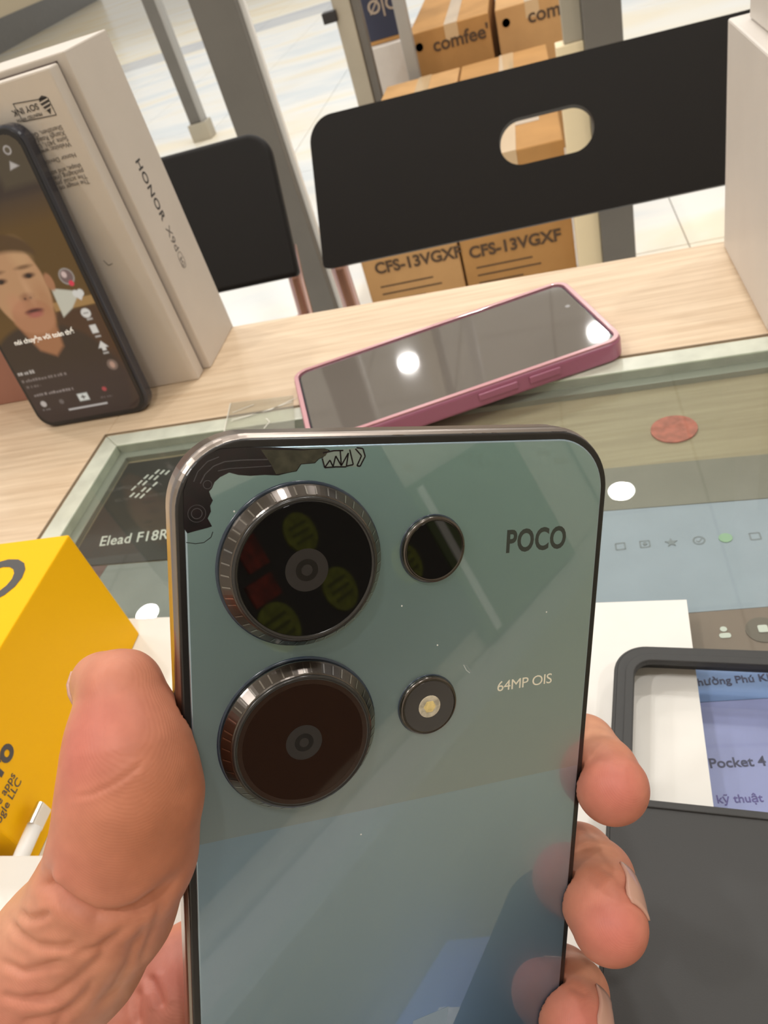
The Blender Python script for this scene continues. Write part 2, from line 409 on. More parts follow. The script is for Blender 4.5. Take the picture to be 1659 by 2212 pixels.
# ------------------------------------------------------------------ chairs
def chair(name, label, top, bot, xc, w_top, w_bot, hole, rad=.026, rot=0, skew=0.0):
    """top / bot = (y, z) of the backrest's upper and lower edge"""
    e = tag(empty(name, (xc, bot[0], FLOOR), (0, 0, rot)), label, 'chair', 'black chairs across the counter')
    hgt = math.hypot(top[0] - bot[0], top[1] - bot[1])
    pts = rrect(-w_top / 2, w_top / 2, 0, hgt, (.006, .006, rad, rad), 10)
    pts = [(x * (w_bot + (w_top - w_bot) * y / hgt) / w_top, y - skew * (x / w_top + .5) * y / hgt) for x, y in pts]
    holes = [rrect(hole[0], hole[1], hole[2], hole[3], (hole[3] - hole[2]) / 2 * .999, 12)] if hole else []
    mw = frame((0, 0, bot[1] - FLOOR), (1, 0, 0), (0, top[0] - bot[0], top[1] - bot[1]))
    b = plate('backrest', pts, -.008, .008, M['black_plastic'], e, holes, .006, mw, 4)
    zs = .44
    plate('seat', rrect(-.21, .21, -.33, .02, .05), zs - .015, zs + .015, M['black_plastic'], e, (), .008)
    for s in (-1, 1):
        x = s * (w_bot / 2 - .012)
        from_bm('leg', tube_bm([(x, .030, bot[1] - FLOOR + .03), (x, .014, bot[1] - FLOOR - .01), (x * .97, -.005, zs), (x, .05, .0)], .010, 12), M['chrome'], e, True)
        from_bm('leg', tube_bm([(s * .19, -.30, zs - .01), (s * .21, -.32, 0)], .011, 12), M['chrome'], e, True)
        from_bm('joint_cap', tube_bm([(x * .985, .000, bot[1] - FLOOR - .055), (x * .98, -.006, bot[1] - FLOOR - .11)], .0125, 12), M['red_cap'], e, True)
    from_bm('cross_bar', tube_bm([(-.2, -.02, zs - .03), (.2, -.02, zs - .03)], .009, 10), M['chrome'], e, True)
    return e
chair('chair', 'black plastic chair whose backrest has an oblong handle hole', (.882, .026), (.815, -.112), .002, .486, .515, (-.048, .046, .060, .104), skew=.008)
chair('chair', 'black plastic chair with its backrest half hidden behind the white phone box', (1.0, .004), (.92, -.154), -.5735, .49, .50, None, .03)

# ------------------------------------------------------------------ counter
ct = tag(empty('shop_counter', (0, .1, FLOOR)), 'pale oak shop counter with an inset glass top', 'counter')
def cplate(name, pts, z0, z1, m, bevel=0):
    return plate(name, [(x, y - .1) for x, y in pts], z0 - FLOOR, z1 - FLOOR, m, ct, (), bevel)
BL_, BR_ = (-.90, .502), (.95, .4055)     # back edge of the oak top
GX, GXR = -.2735, .95
gy = lambda x: .351 - .0236 * (x - GX)    # back edge line of the glass
cplate('oak_ledge', [(GX, gy(GX)), (GXR, gy(GXR)), BR_, (GX, .4692)], -.03, 0, M['wood'], .0006)
cplate('oak_side', [(-.90, -.14), (GX, -.14), (GX, gy(GX)), (GX, .4692), BL_], -.03, 0, M['wood'], .0006)
cplate('oak_base_board', [(GX, -.14), (GXR, -.14), (GXR, gy(GXR)), (GX, gy(GX))], -.03, -.0085, M['wood_base'])
t = .0125
cplate('glass_edge', [(GX, gy(GX)), (GX + t, gy(GX) - t), (GXR, gy(GXR) - t), (GXR, gy(GXR))], -.0085, -.0004, M['glass_edge'], .0008)
cplate('glass_edge', [(GX, gy(GX)), (GX, -.14), (GX + t, -.14), (GX + t, gy(GX) - t)], -.0085, -.0004, M['glass_edge'], .0008)
cplate('glass_bevel', [(GX + t, gy(GX) - t), (GX + t + .0065, gy(GX) - t - .0065), (GXR, gy(GXR) - t - .0065), (GXR, gy(GXR) - t)], -.0085, -.0055, M['glass_edge2'])
cplate('glass_bevel', [(GX + t, gy(GX) - t), (GX + t, -.14), (GX + t + .0065, -.14), (GX + t + .0065, gy(GX) - t - .0065)], -.0085, -.0055, M['glass_edge2'])
cplate('cabinet_body', [(-.88, -.11), (.93, -.11), (.93, .34), (-.88, .34)], FLOOR, -.03, M['wood_dark'])
cplate('glass_sheet', [(GX + t, -.14), (GXR, -.14), (GXR, gy(GXR) - t), (GX + t, gy(GX) - t)], -.0052, -.0004, M['glass'])
cplate('joint_line', [(GX - .0012, gy(GX) + .0012), (GX, gy(GX)), (GXR, gy(GXR)), (GXR, gy(GXR) + .0012)], -.0004, .00012, M['joint'])
cplate('joint_line', [(GX - .0012, gy(GX) + .0012), (GX - .0012, -.14), (GX, -.14), (GX, gy(GX))], -.0004, .00012, M['joint'])

# prints under the glass
ZP = -.0078
def sheet(name, pts, m, parent=None, z=ZP): return plate(name, pts, z, z + .0002, m, parent)
el = tag(empty('price_card', (-.19, .25, ZP)), 'black price card lettered Elead F18RW under the glass corner', 'card')
def lsheet(name, pts, m, root, dz=0):
    l = root.location
    return plate(name, [(x - l.x, y - l.y) for x, y in pts], dz, dz + .0002, m, root)
lsheet('card', [(-.253, .2455), (-.115, .239), (-.108, .326), (-.253, .329)], M['sheet_dark'], el)
def lline(name, pts, wd, m, root, dz=.0003):
    l = root.location; bm = bmesh.new()
    for (a, b) in zip(pts[:-1], pts[1:]):
        ax, ay, bx, by = a[0] - l.x, a[1] - l.y, b[0] - l.x, b[1] - l.y
        dx, dy = bx - ax, by - ay; n = math.hypot(dx, dy) or 1; nx, ny = -dy / n * wd / 2, dx / n * wd / 2
        vs = [bm.verts.new((x, y, dz)) for x, y in ((ax + nx, ay + ny), (bx + nx, by + ny), (bx - nx, by - ny), (ax - nx, ay - ny))]
        bm.faces.new(vs)
    return from_bm(name, bm, m, root)
def ltext(s, size, m, root, x, y, ang=0, dz=.0003, **kw):
    l = root.location
    return text(s, size, m, root, Matrix.Translation((x - l.x, y - l.y, dz)) @ Matrix.Rotation(math.radians(ang), 4, 'Z'), ext=.00005, **kw)
ltext('Elead F18RW', .0105, M['ink_white'], el, -.2410, .2585, -1, bold=.0001, spacing=1.05, xs=.80, shear=-.30)
for q in range(4):
    for r_ in range(5):
        ax0 = -.2420 + q * .0036 + r_ * .0021; ay0 = .2975 + r_ * .0046 - q * .0012
        if (q * 3 + r_) % 4: lline('fine_print', [(ax0, ay0), (ax0 + .0015, ay0 + .0033)], .0014, M['ink_white'], el)
gr = tag(empty('paper_sheet', (-.19, .20, ZP)), 'grey printed sheet under the glass below the black price card', 'paper')
lsheet('sheet', [(-.25, -.05), (-.115, -.05), (-.115, .238), (-.253, .2445)], M['sheet_grey'], gr)
lsheet('colour_block', [(-.2525, .215), (-.232, .215), (-.229, .2432), (-.2525, .2443)], M['sheet_maroon'], gr, .0002)
wbp = tag(empty('web_page_print', (.05, .2, ZP)), 'blue printed web page lying under the glass beside the held phone', 'paper')
lsheet('header_band', [(-.10, .2475), (.088, .2370), (.088, .2635), (-.10, .2755)], M['web_head'], wbp)
lsheet('page', [(-.10, .185), (.076, .1845), (.084, .2368), (-.10, .2473)], M['web_pale'], wbp)
lsheet('brown_band', [(-.10, .1625), (.072, .166), (.076, .1843), (-.10, .1848)], M['web_brown'], wbp)
lsheet('address_band', [(-.10, .147), (.068, .149), (.072, .1657), (-.10, .1622)], M['web_blue'], wbp)
lsheet('text_block', [(-.10, -.05), (.046, -.05), (.068, .1488), (-.10, .1468)], M['web_lav'], wbp)
def sq(x, y, s): return [(x - s, y - s), (x + s, y - s), (x + s, y + s), (x - s, y + s), (x - s, y - s)]
for x, y, kind in ((.0091, .2202, 0), (.0181, .2201, 1), (.0275, .2194, 2), (.0373, .2191, 3), (.0565, .2183, 0)):
    if kind in (0, 1): lline('icon', sq(x, y, .0017), .0006, M['web_icon'], wbp)
    if kind == 1: lsheet('icon', circle(wbp.location.x + x - wbp.location.x, y, .0008, 12), M['web_icon'], wbp, .0003)
    if kind == 2:
        st = [(x + (.0024 if q % 2 == 0 else .0010) * math.sin(q * math.pi / 5), y + (.0024 if q % 2 == 0 else .0010) * math.cos(q * math.pi / 5)) for q in range(10)]
        lsheet('icon', st[::-1], M['web_icon'], wbp, .0003)
    if kind == 3:
        lline('icon', circle(x, y, .0020, 16) + [circle(x, y, .0020, 16)[0]], .0006, M['web_icon'], wbp)
        lline('icon', [(x - .001, y), (x - .0002, y - .0009), (x + .0012, y + .0009)], .0005, M['web_icon'], wbp)
lsheet('green_icon', circle(.0465, .2189, .0024, 20), M['web_green'], wbp, .0003)
lsheet('person_icon', circle(.0375, .1762, .0011, 16), M['ink_white'], wbp, .0003)
lsheet('person_icon', rrect(.0357, .0393, .1725, .1745, .0008, 4), M['ink_white'], wbp, .0003)
lsheet('cart_icon', circle(.0492, .1748, .0052, 24), mat('dark_taupe', (.16, .12, .10), .5), wbp, .0003)
lsheet('cart_icon', rrect(.0478, .0508, .1735, .1765, .0006, 4), M['ink_white'], wbp, .0006)
ltext('Phường Phú Khương', .0038, M['web_text'], wbp, .0238, .1545, 1, bold=.00006)
ltext('Pocket 4 (', .0043, M['web_text'], wbp, .0240, .1260, 1, bold=.00008)
ltext('kỹ thuật', .0034, M['web_text2'], wbp, .0240, .1152, 1, bold=.00004)
tag(plate('round_sticker', circle(.0393, .2905, .0098, 28), ZP - .0005, ZP + .0001, M['sticker_red']), 'round red sticker on the oak board under the glass', 'sticker')

# paper and tape on the glass
ang = math.radians(-4.0)
pp = plate('paper_sheet', [(-.297, -.21), (0, -.21), (0, 0), (-.297, 0)], 0, .0003, M['white_paper'])
pp.location = (.0272, .1836, .0001); pp.rotation_euler = (0, 0, ang)
tag(pp, 'blank white paper sheet lying under the held phone and grey case', 'paper')
tp = tag(empty('clear_tape', (-.17, .34, .0003)), 'crinkled strip of clear sticky tape over the glass edge', 'tape')
lsheet('strip', [(-.1875, .318), (-.1435, .3165), (-.1545, .3600), (-.1945, .3635)], M['tape'], tp)
crm = mat('tape_crease', (.72, .70, .62), .3)
for a in ([(-.1885, .345), (-.172, .347), (-.1535, .353)], [(-.1885, .3435), (-.165, .3485), (-.152, .3565)], [(-.190, .352), (-.178, .357)], [(-.165, .330), (-.163, .336), (-.166, .340)], [(-.1875, .320), (-.1945, .363)]):
    lline('crease', a, .0006, crm, tp)

# ------------------------------------------------------------------ white phone box with leaning phone
hb = tag(empty('phone_box', (-.266, .43, 0)), 'white phone box lettered HONOR X9d standing upright on the oak ledge', 'box', 'white phone boxes on the ledge')
HZ = .1826
wbox('rear_shell', -.309, -.2228, .4120, .4668, 0, HZ, M['white_card2'], hb, .0008)
wbox('inner_tray', -.307, -.2282, .409, .4130, .001, HZ - .003, M['gap'], hb)
wbox('front_shell', -.307, -.2270, .3990, .4100, 0, HZ - .0035, M['white_card2'], hb, .0010)
l = hb.location
def hbt(s, size, o, x, y, m='ink', **kw):
    return text(s, size, M[m], hb, frame((o[0] - l.x, o[1] - l.y, o[2] - l.z), x, y), **kw)
hbt('HONOR', .0088, (-.2227, .4340, .1228), (0, 0, -1), (0, 1, 0), xs=1.0, bold=.00012, spacing=1.12)
hbt('X9d', .0085, (-.2227, .4340, .0835), (0, 0, -1), (0, 1, 0), 'ink_grey', xs=1.05)
hbt('5G', .0048, (-.2227, .4345, .0645), (0, 0, -1), (0, 1, 0), 'ink_grey')
rl = rrect(-.001, .0085, -.0012, .0052, .003, 6)
bm = bmesh.new()
for a, b in zip(rl, rl[1:] + rl[:1]):
    pa = Vector(a); pb = Vector(b); n = Vector((-(pb - pa).y, (pb - pa).x)).normalized() * .0002
    vs = [bm.verts.new((q.x, q.y, .0001)) for q in (pa + n, pb + n, pb - n, pa - n)]; bm.faces.new(vs)
from_bm('badge_outline', bm, M['ink_grey'], hb, mw=frame((-.2227 - l.x, .4345 - l.y, .0662), (0, 0, -1), (0, 1, 0)))
for q, s in enumerate(('The image on the package', 'The actual product color,', 'packaging (including size', 'shape, and screen) may', '', 'Honor Device Co., Ltd.', '', 'Website: www.honor.com', 'Suite 3401, Unit A, Bldg', 'Xiangli Road, Hongli', 'Shenzhen, Guangdong')):
    if s: hbt(s, .0033, (-.2345, .3988,   .1272 + q * .00272), (-1, 0, 0), (0, 0, -1), 'ink_grey')
# soy ink mark
fr = [(-.2345, .1592), (-.2535, .1605), (-.2540, .1690), (-.2345, .1672), (-.2345, .1592)]
bm = bmesh.new()
for a, b in zip(fr[:-1], fr[1:]):
    pa = Vector(a); pb = Vector(b); n = Vector((-(pb - pa).y, (pb - pa).x)).normalized() * .0002
    bm.faces.new([bm.verts.new((qv.x - l.x, .3988 - l.y, qv.y)) for qv in (pa + n, pb + n, pb - n, pa - n)])
from_bm('mark_outline', bm, M['ink'], hb)
hbt('PRINTED WITH', .0022, (-.2415, .3988, .1622), (-1, 0, 0), (0, 0, -1), 'ink')
hbt('SOY INK', .0040, (-.2415, .3988, .1664), (-1, 0, 0), (0, 0, -1), 'ink', bold=.00005)
drop = [(.0, .0045), (.0018, .0012), (.0028, -.0012), (.0022, -.0034), (0, -.0044), (-.0022, -.0034), (-.0028, -.0012), (-.0018, .0012)]
bm = bmesh.new(); bm.faces.new([bm.verts.new((x - .2372 - l.x, .3988 - l.y, .1645 - y)) for x, y in drop]); from_bm('drop_mark', bm, M['ink'], hb)
for q in (-.0016, .0002, .002):
    bm = bmesh.new(); bm.faces.new([bm.verts.new((x - .2372 - l.x, .3987 - l.y, .1645 - y - q)) for x, y in ((-.0026, -.0002), (.0026, -.0011), (.0026, -.0005), (-.0026, .0004))]); from_bm('drop_stripe', bm, M['white_card2'], hb)
bm = bmesh.new()
for (a, b) in (((-.2490, .0846), (-.2475, .0812)), ((-.2475, .0812), (-.2445, .0818))):
    pa = Vector(a); pb = Vector(b); n = Vector((-(pb - pa).y, (pb - pa).x)).normalized() * .0002
    bm.faces.new([bm.verts.new((qv.x - l.x, .3988 - l.y, qv.y)) for qv in (pa + n, pb + n, pb - n, pa - n)])
from_bm('scuff', bm, M['ink_grey'], hb)

rb = tag(box('carton', -.42, -.316, .414, .47, 0, .15, M['red_box'], None, .001), 'dull red box on the ledge behind the leaning phone', 'box')

# boxes at the right edge
b1 = tag(empty('phone_box', (.14, .39, 0)), 'white box at the right edge, lower one of the pair', 'box', 'white phone boxes on the ledge')
wbox('shell', .0895, .19, .345, .4435, 0, .1135, M['white_card'], b1, .001)
b2 = tag(empty('phone_box', (.15, .39, .1135)), 'white box stacked on top of the one at the right edge', 'box', 'white phone boxes on the ledge')
wbox('shell', .0965, .19, .340, .432, .1138, .21, M['white_card'], b2, .001)

# ------------------------------------------------------------------ phone leaning on the box, playing a video
lp = empty('smartphone', (-.3277, .3705, 0), (-math.atan(.105), 0, 0))
tag(lp, 'black smartphone leaning on the white box with a video of a talking man', 'phone')
R90 = Matrix.Rotation(math.radians(90), 4, 'X')
lo = rrect(-.0008, .0782, .0, .1640, .0105, 10)
plate('case', lo, -.0100, -.0004, M['case_clear_dark'], lp, (), .002, R90, 3)
plate('body', rrect(.0006, .0766, .0014, .1626, .0095, 10), -.0004, .0003, M['phone_black'], lp, (), .0002, R90)

def screen_picture():
    W_, H_ = 72.0, 156.0; nx, ny = 144, 312
    gx = np.linspace(0, W_, nx + 1); gy_ = np.linspace(0, H_, ny + 1)
    X, Y = np.meshgrid(gx, gy_)
    C = np.zeros(X.shape + (3,))
    def srgb(*c): return (np.array(c) / 255.) ** 2.2
    C[:] = srgb(98, 70, 30)
    def mixin(mask, col): C[:] = C * (1 - mask[..., None]) + srgb(*col) * mask[..., None]
    def soft(d, w=1.0): return np.clip(.5 - d / w, 0, 1)
    def ell(cx, cy, rx, ry, w=1.2, rot=0):
        c, s = math.cos(rot), math.sin(rot); dx, dy = X - cx, Y - cy
        a = (dx * c + dy * s) / rx; b = (-dx * s + dy * c) / ry
        return soft((np.sqrt(a * a + b * b) - 1) * min(rx, ry), w)
    def rect(x0, x1, y0, y1, w=.8): return soft(np.maximum(np.maximum(x0 - X, X - x1), np.maximum(y0 - Y, Y - y1)), w)
    def poly(pts, w=.8):
        d = np.full(X.shape, -1e9)
        for (ax, ay), (bx, by) in zip(pts, pts[1:] + pts[:1]):
            ex, ey = bx - ax, by - ay; n = math.hypot(ex, ey); d = np.maximum(d, ((X - ax) * ey - (Y - ay) * ex) / n)
        return soft(d, w)
    mixin(np.clip((Y - 112) / 16, 0, 1), (72, 55, 42)); mixin(rect(0, 72, 128, 160, 4), (58, 44, 38))
    mixin(rect(52, 80, 132, 160, 4) * .6, (92, 80, 60))
    mixin(ell(12, 118, 18, 12, 12) * .6, (70, 66, 24))
    # shelf and white shape
    mixin(rect(46, 72, 66, 71, 1), (168, 128, 76)); mixin(rect(44, 72, 20, 65.5, 1.5), (72, 46, 30))
    mixin(poly([(49, 62), (57, 66), (66, 74), (60, 76), (50, 79)], 1), (206, 200, 180))
    # neck, shirt
    mixin(ell(26, 22, 44, 40, 3), (50, 38, 32))
    mixin(poly([(17, 64), (24, 46), (33, 41), (40, 46), (44, 68)], 2.5), (168, 112, 76))
    # head
    mixin(ell(30.5, 84, 18.5, 27, 1.5), (196, 146, 104)); mixin(ell(31, 66, 13.5, 10.5, 2), (184, 126, 90))
    mixin(ell(51, 82.5, 2.6, 5, 1), (176, 120, 84))
    mixin(ell(41, 100, 6, 8, 6) * .5, (214, 168, 120)); mixin(ell(24, 74, 5, 6, 5) * .5, (206, 140, 104)); mixin(ell(43, 74, 4, 8, 5) * .5, (176, 118, 80))
    hair = ell(30, 99, 21, 13.5, 1.5) * soft(-(Y - 101 - .012 * (X - 30) ** 2 * -1 - 2), 3)
    mixin(hair, (88, 62, 34))
    for ex in (22, 40.5):
        mixin(ell(ex, 88.4, 3.8, 1.5, 1.2), (96, 62, 44)); mixin(ell(ex, 88.2, 1.6, 1.2, .8), (44, 28, 22)); mixin(ell(ex - .5, 93.3, 5, 1.1, 1.2) * .8, (110, 74, 48))
    mixin(ell(33, 77.5, 4.2, 2.2, 2) * .7, (150, 96, 68)); mixin(ell(31.3, 76.6, .8, .6, .8), (80, 46, 36)); mixin(ell(35, 76.6, .8, .6, .8), (80, 46, 36))
    mixin(ell(35.5, 82, 1.5, 6, 3) * .5, (220, 168, 126))
    mixin(ell(33, 68.6, 6, 2.0, 1), (138, 72, 62)); mixin(ell(33, 69.2, 4.6, .7, .7), (70, 34, 30)); mixin(ell(33, 66.6, 4.5, 1.4, 1.2), (178, 100, 86))
    # dark gradient at the foot of the interface
    mixin(np.clip((40 - Y) / 16, 0, 1) * .88, (54, 42, 42))
    # interface glyphs
    wht = (226, 220, 210)
    mixin(ell(62.6, 83.4, 4.6, 4.6, .7), (170, 160, 150)); mixin(ell(62.6, 83.4, 3.9, 3.9, .7), (120, 96, 92)); mixin(ell(61.6, 84.6, 1.6, 1.8, .8), (220, 190, 180)); mixin(ell(63.6, 79.3, 1.6, 1.6, .7), (226, 60, 80))
    mixin(ell(63.2, 73.4, 2, 2, .8), wht); mixin(ell(66.2, 73.4, 2, 2, .8), wht); mixin(poly([(61.6, 72.4), (64.7, 69.2), (67.8, 72.4)], .8), wht)
    mixin(ell(63.6, 61.8, 3, 2.8, .8), wht); mixin(rect(62, 65.2, 61.5, 62.1, .6), (120, 110, 104))
    mixin(rect(61.8, 66, 49.6, 54.6, .7), wht); mixin(poly([(62.3, 49), (63.9, 51), (65.5, 49)], .6), (90, 66, 52))
    mixin(poly([(61, 40.5), (67.6, 40.5), (64.3, 44.6)], .6), wht); mixin(rect(63, 65.6, 38.6, 41, .6), wht)
    for yy in (57.6, 47.0, 36.6): mixin(rect(62.4, 66, yy, yy + .9, .7) * .7, wht)
    mixin(ell(64.6, 29.4, 3.4, 3.4, .7), (120, 100, 90)); mixin(ell(64.6, 29.4, 1.6, 2, .9), (190, 150, 130))
    rng = random.Random(3)
    def words(x0, x1, y, h_, col, a=.9):
        x = x0
        while x < x1:
            wl_ = rng.uniform(1.2, 2.2); mixin(rect(x, min(x + wl_ * .8, x1), y, y + h_ * rng.uniform(.7, 1.1), .5) * a, col); x += wl_ + rng.choice((.2, .2, .9))
    words(1, 13, 33.4, 2.0, (206, 196, 186)); words(1, 33, 28.6, 1.6, (150, 136, 130), .7); words(2, 12, 24.6, 1.4, (140, 126, 120), .6); words(4, 32, 18.6, 1.5, (170, 156, 150), .7)
    mixin(rect(32.4, 39.4, 10.6, 15.4, .9), (222, 222, 212)); mixin(rect(35.5, 36.3, 11.6, 14.4, .4), (60, 46, 46)); mixin(rect(34.3, 37.5, 12.6, 13.4, .4), (60, 46, 46))
    mixin(ell(7.2, 13, 2, 2, .7), (196, 186, 178)); words(4.5, 10, 8.6, 1, (150, 140, 136), .6); words(47, 55, 10, 1, (130, 116, 116), .5); mixin(ell(52, 15.6, 1.5, 1.4, .8), (180, 70, 76)); mixin(ell(20, 12.5, 1.6, 1.6, .8) * .5, (140, 130, 126))
    mixin(rect(22, 49.5, 5.9, 7.0, .5), (205, 198, 192)); mixin(ell(63.6, 149, 2.2, 2.2, .5), (190, 180, 172)); mixin(ell(63.6, 149, 1.5, 1.5, .5), (92, 80, 64))
    mixin(poly([(60, 140), (66, 141), (62, 144)], .7), (190, 180, 172))
    bm = bmesh.new(); me = bpy.data.meshes.new('screen_picture')
    r = 8.0; keep = np.ones((ny, nx), bool)
    xc = (gx[:-1] + gx[1:]) / 2; yc = (gy_[:-1] + gy_[1:]) / 2
    qx, qy = np.meshgrid(xc, yc); dx = np.maximum(np.maximum(r - qx, qx - (W_ - r)), 0); dy = np.maximum(np.maximum(r - qy, qy - (H_ - r)), 0)
    keep = np.hypot(dx, dy) < r
    vs = np.stack([X / 1000., Y / 1000., np.zeros_like(X)], -1).reshape(-1, 3)
    jj, ii = np.nonzero(keep); base = jj * (nx + 1) + ii
    fs = np.stack([base, base + 1, base + nx + 2, base + nx + 1], 1)
    me.from_pydata(vs.tolist(), [], fs.tolist())
    at = me.color_attributes.new('picture', 'FLOAT_COLOR', 'POINT')
    at.data.foreach_set('color', np.concatenate([C.reshape(-1, 3), np.ones((C.shape[0] * C.shape[1], 1))], 1).ravel().astype(np.float32))
    m = bpy.data.materials.new('lit_screen'); m.use_nodes = True; nt = m.node_tree; p = nt.nodes['Principled BSDF']
    a = nt.nodes.new('ShaderNodeAttribute'); a.attribute_name = 'picture'
    p.inputs['Base Color'].default_value = (.01, .01, .01, 1); p.inputs['Roughness'].default_value = .12
    nt.links.new(a.outputs['Color'], p.inputs['Emission Color']); p.inputs['Emission Strength'].default_value = .80
    return link('screen', me, m, lp, mw=Matrix.Translation((.0026, -.00045, .0040)) @ R90)
scr = screen_picture()
scr['label'] = 'lit screen with video of a man in a dark shirt'
text('nói chuyện với toàn thế', .0042, mat('white_caption', (.8, .8, .76), .5, emit=(1, .97, .9), emit_s=.5), lp, Matrix.Translation((.0125, -.0006, .0560)) @ R90, name='caption', ext=.00001, bold=.00005)

# ------------------------------------------------------------------ pink phone lying at the glass edge
a_ = math.atan2(.4185 - .3668, .1529)
pk = tag(empty('smartphone', (-.1531, .3668, 0), (0, 0, a_)), 'switched-off smartphone in a mauve pink case lying on the ledge', 'phone')
PL, PW = .1620, .0800
plate('case', rrect(0, PL, -PW, 0, .0085, 10), .0, .0105, M['pink'], pk, [rrect(.0032, PL - .0032, -PW + .0032, -.0032, .006, 10)], .0018, None, 3)
plate('case_rim', rrect(.0006, PL - .0006, -PW + .0006, -.0006, .008, 10), .0104, .0112, M['pink_rim'], pk, [rrect(.0030, PL - .0030, -PW + .0030, -.0030, .006, 10)], .0003)
plate('case_back', rrect(.002, PL - .002, -PW + .002, -.002, .0075, 10), .0002, .0012, M['pink'], pk)
plate('body', rrect(.0033, PL - .0033, -PW + .0033, -.0033, .006, 10), .0012, .0098, M['phone_black'], pk)
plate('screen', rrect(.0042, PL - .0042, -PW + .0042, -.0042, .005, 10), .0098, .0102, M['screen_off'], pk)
plate('camera_hole', circle(PL - .0098, -PW / 2 + .010, .0013, 20), .0102, .01025, mat('lens_ring', (.18, .17, .17), .2), pk)
for x0, x1 in ((.112, .128), (.086, .106)):
    box('side_button', x0, x1, -PW - .0010, -PW + .0005, .0042, .0080, M['pink'], pk, .0005)

# ------------------------------------------------------------------ yellow phone box, cable, white tray
yb = tag(empty('phone_box', (-.27, .143, .0005)), 'yellow phone box lying flat beside the thumb', 'box')
YX, YY0, YY1, YZ = -.1855, .0955, .1900, .0575
wbox('lid', -.36, YX, YY0, YY1, .0005, YZ, M['yellow_top'], yb, .0006)
l = yb.location
text('POCO', .030, M['yellow_ink'], yb, frame((-.1935 - .0 - l.x, .1590 - l.y, YZ + .0001 - l.z), (1, .03, 0), (-.03, 1, 0)), align='RIGHT', bold=.0006, ext=.00005)
text('M6 Pro', .0105, M['yellow_ink'], yb, frame((YX + .0001 - l.x, .1172 - l.y, .0315 - l.z), (0, 1, 0), (0, 0, 1)), align='RIGHT', bold=.0004, ext=.00005)
for q, s in enumerate(('Google apps', 'Google LLC')):
    text(s, .0040, M['yellow_ink'], yb, frame((YX + .0001 - l.x, .1112 - l.y, .0262 - q * .0035 - l.z), (0, 1, 0), (0, 0, 1)), align='RIGHT', ext=.00005)
cb = tag(empty('charging_cable', (-.1815, .0930, .0120)), 'white charging cable end with a metal plug beside the yellow box', 'cable')
from_bm('sleeve', tube_bm([(.0004, -.0060, .0008), (.0002, .0, .0008), (0, .0078, .0008)], [.0022, .0024, .0024], 16), M['cable'], cb, True)
plate('metal_plug', rrect(-.0013, .0013, -.0032, .0032, .0012, 6), 0, .0072, M['metal_tip'], cb, (), .0002, frame((0, .0077, .0008), (-1, 0, 0), (0, 0, 1)))
wt = tag(empty('accessory_box', (-.23, .03, .0006)), 'flat white cardboard accessory box in front of the yellow box', 'box')
plate('lid', rrect(-.11, .10, -.06, .0605, .002, 4), .0030, .0152, M['white_paper'], wt, (), .0008)
plate('base', rrect(-.109, .099, -.059, .0595, .002, 4), 0, .0030, M['white_paper'], wt)

# ------------------------------------------------------------------ grey phone case, back upwards, with camera opening
pc = tag(empty('phone_case', (.0022, .1592, .0005), (0, 0, math.radians(-8.0))), 'empty dark grey soft phone case lying on the white paper', 'case')
CW, CL, CHT = .078, .164, .0100
out = rrect(0, CW, -CL, 0, .0095, 12)
plate('back_plate', rrect(.0012, CW - .0012, -CL + .0012, -.0012, .0085, 12), CHT - .0018, CHT, M['tpu'], pc, [rrect(.0060, CW - .0060, -.0515, -.0062, (.002, .002, .0052, .0052), 8)], .0006)
plate('side_wall', out, 0, CHT - .0003, M['tpu'], pc, [rrect(.0017, CW - .0017, -CL + .0017, -.0017, .008, 12)], .0010, None, 3)
plate('opening_lip', rrect(.0035, CW - .0035, -.0535, -.0037, (.0035, .0035, .007, .007), 8), CHT - .0002, CHT + .0006, M['tpu'], pc, [rrect(.0060, CW - .0060, -.0515, -.0062, (.002, .002, .0052, .0052), 8)], .0003)

# ------------------------------------------------------------------ held phone
S = .955 / 1000.0
PX = Vector((.8029, .4168, -.4262)).normalized(); PD = Vector((-.1921, -.4958, -.8469)); PD = (PD - PD.dot(PX) * PX).normalized()
PN = PX.cross(-PD).normalized()
PTL = Vector((-.0509, .07745, .15967))
PM = frame(PTL, PX, -PD)
hp = tag(empty('held_smartphone'), 'blue-green smartphone held up back first with two large camera rings', 'phone')
hp.matrix_world = PM @ Matrix.Scale(S, 4)
GW, GH = 71.2, 157.6

def film_mat(name, top, bot, y0, y1, rough, metal=.55):
    """pearly film under glass whose own colour runs from blue-green to deep blue along the phone"""
    m = bpy.data.materials.new(name); m.use_nodes = True; nt = m.node_tree; p = nt.nodes['Principled BSDF']
    tc = nt.nodes.new('ShaderNodeTexCoord'); sx = nt.nodes.new('ShaderNodeSeparateXYZ'); nt.links.new(tc.outputs['Object'], sx.inputs[0])
    mr = nt.nodes.new('ShaderNodeMapRange'); mr.inputs['From Min'].default_value = y0; mr.inputs['From Max'].default_value = y1
    nt.links.new(sx.outputs['Y'], mr.inputs['Value'])
    r = nt.nodes.new('ShaderNodeValToRGB'); r.color_ramp.elements[0].color = (*top, 1); r.color_ramp.elements[1].color = (*bot, 1)
    nt.links.new(mr.outputs[0], r.inputs[0]); nt.links.new(r.outputs[0], p.inputs['Base Color'])
    p.inputs['Roughness'].default_value = rough; p.inputs['Metallic'].default_value = metal
    p.inputs['Coat Weight'].default_value = 1; p.inputs['Coat Roughness'].default_value = .015; p.inputs['Coat IOR'].default_value = 1.95
    return m
M['film_top'] = film_mat('camera_area_film', (.27, .43, .435), (.31, .385, .41), 0, -62, .30, .7)
M['film'] = film_mat('back_film', (.34, .48, .60), (.10, .20, .33), -62, -125, .28, .8)
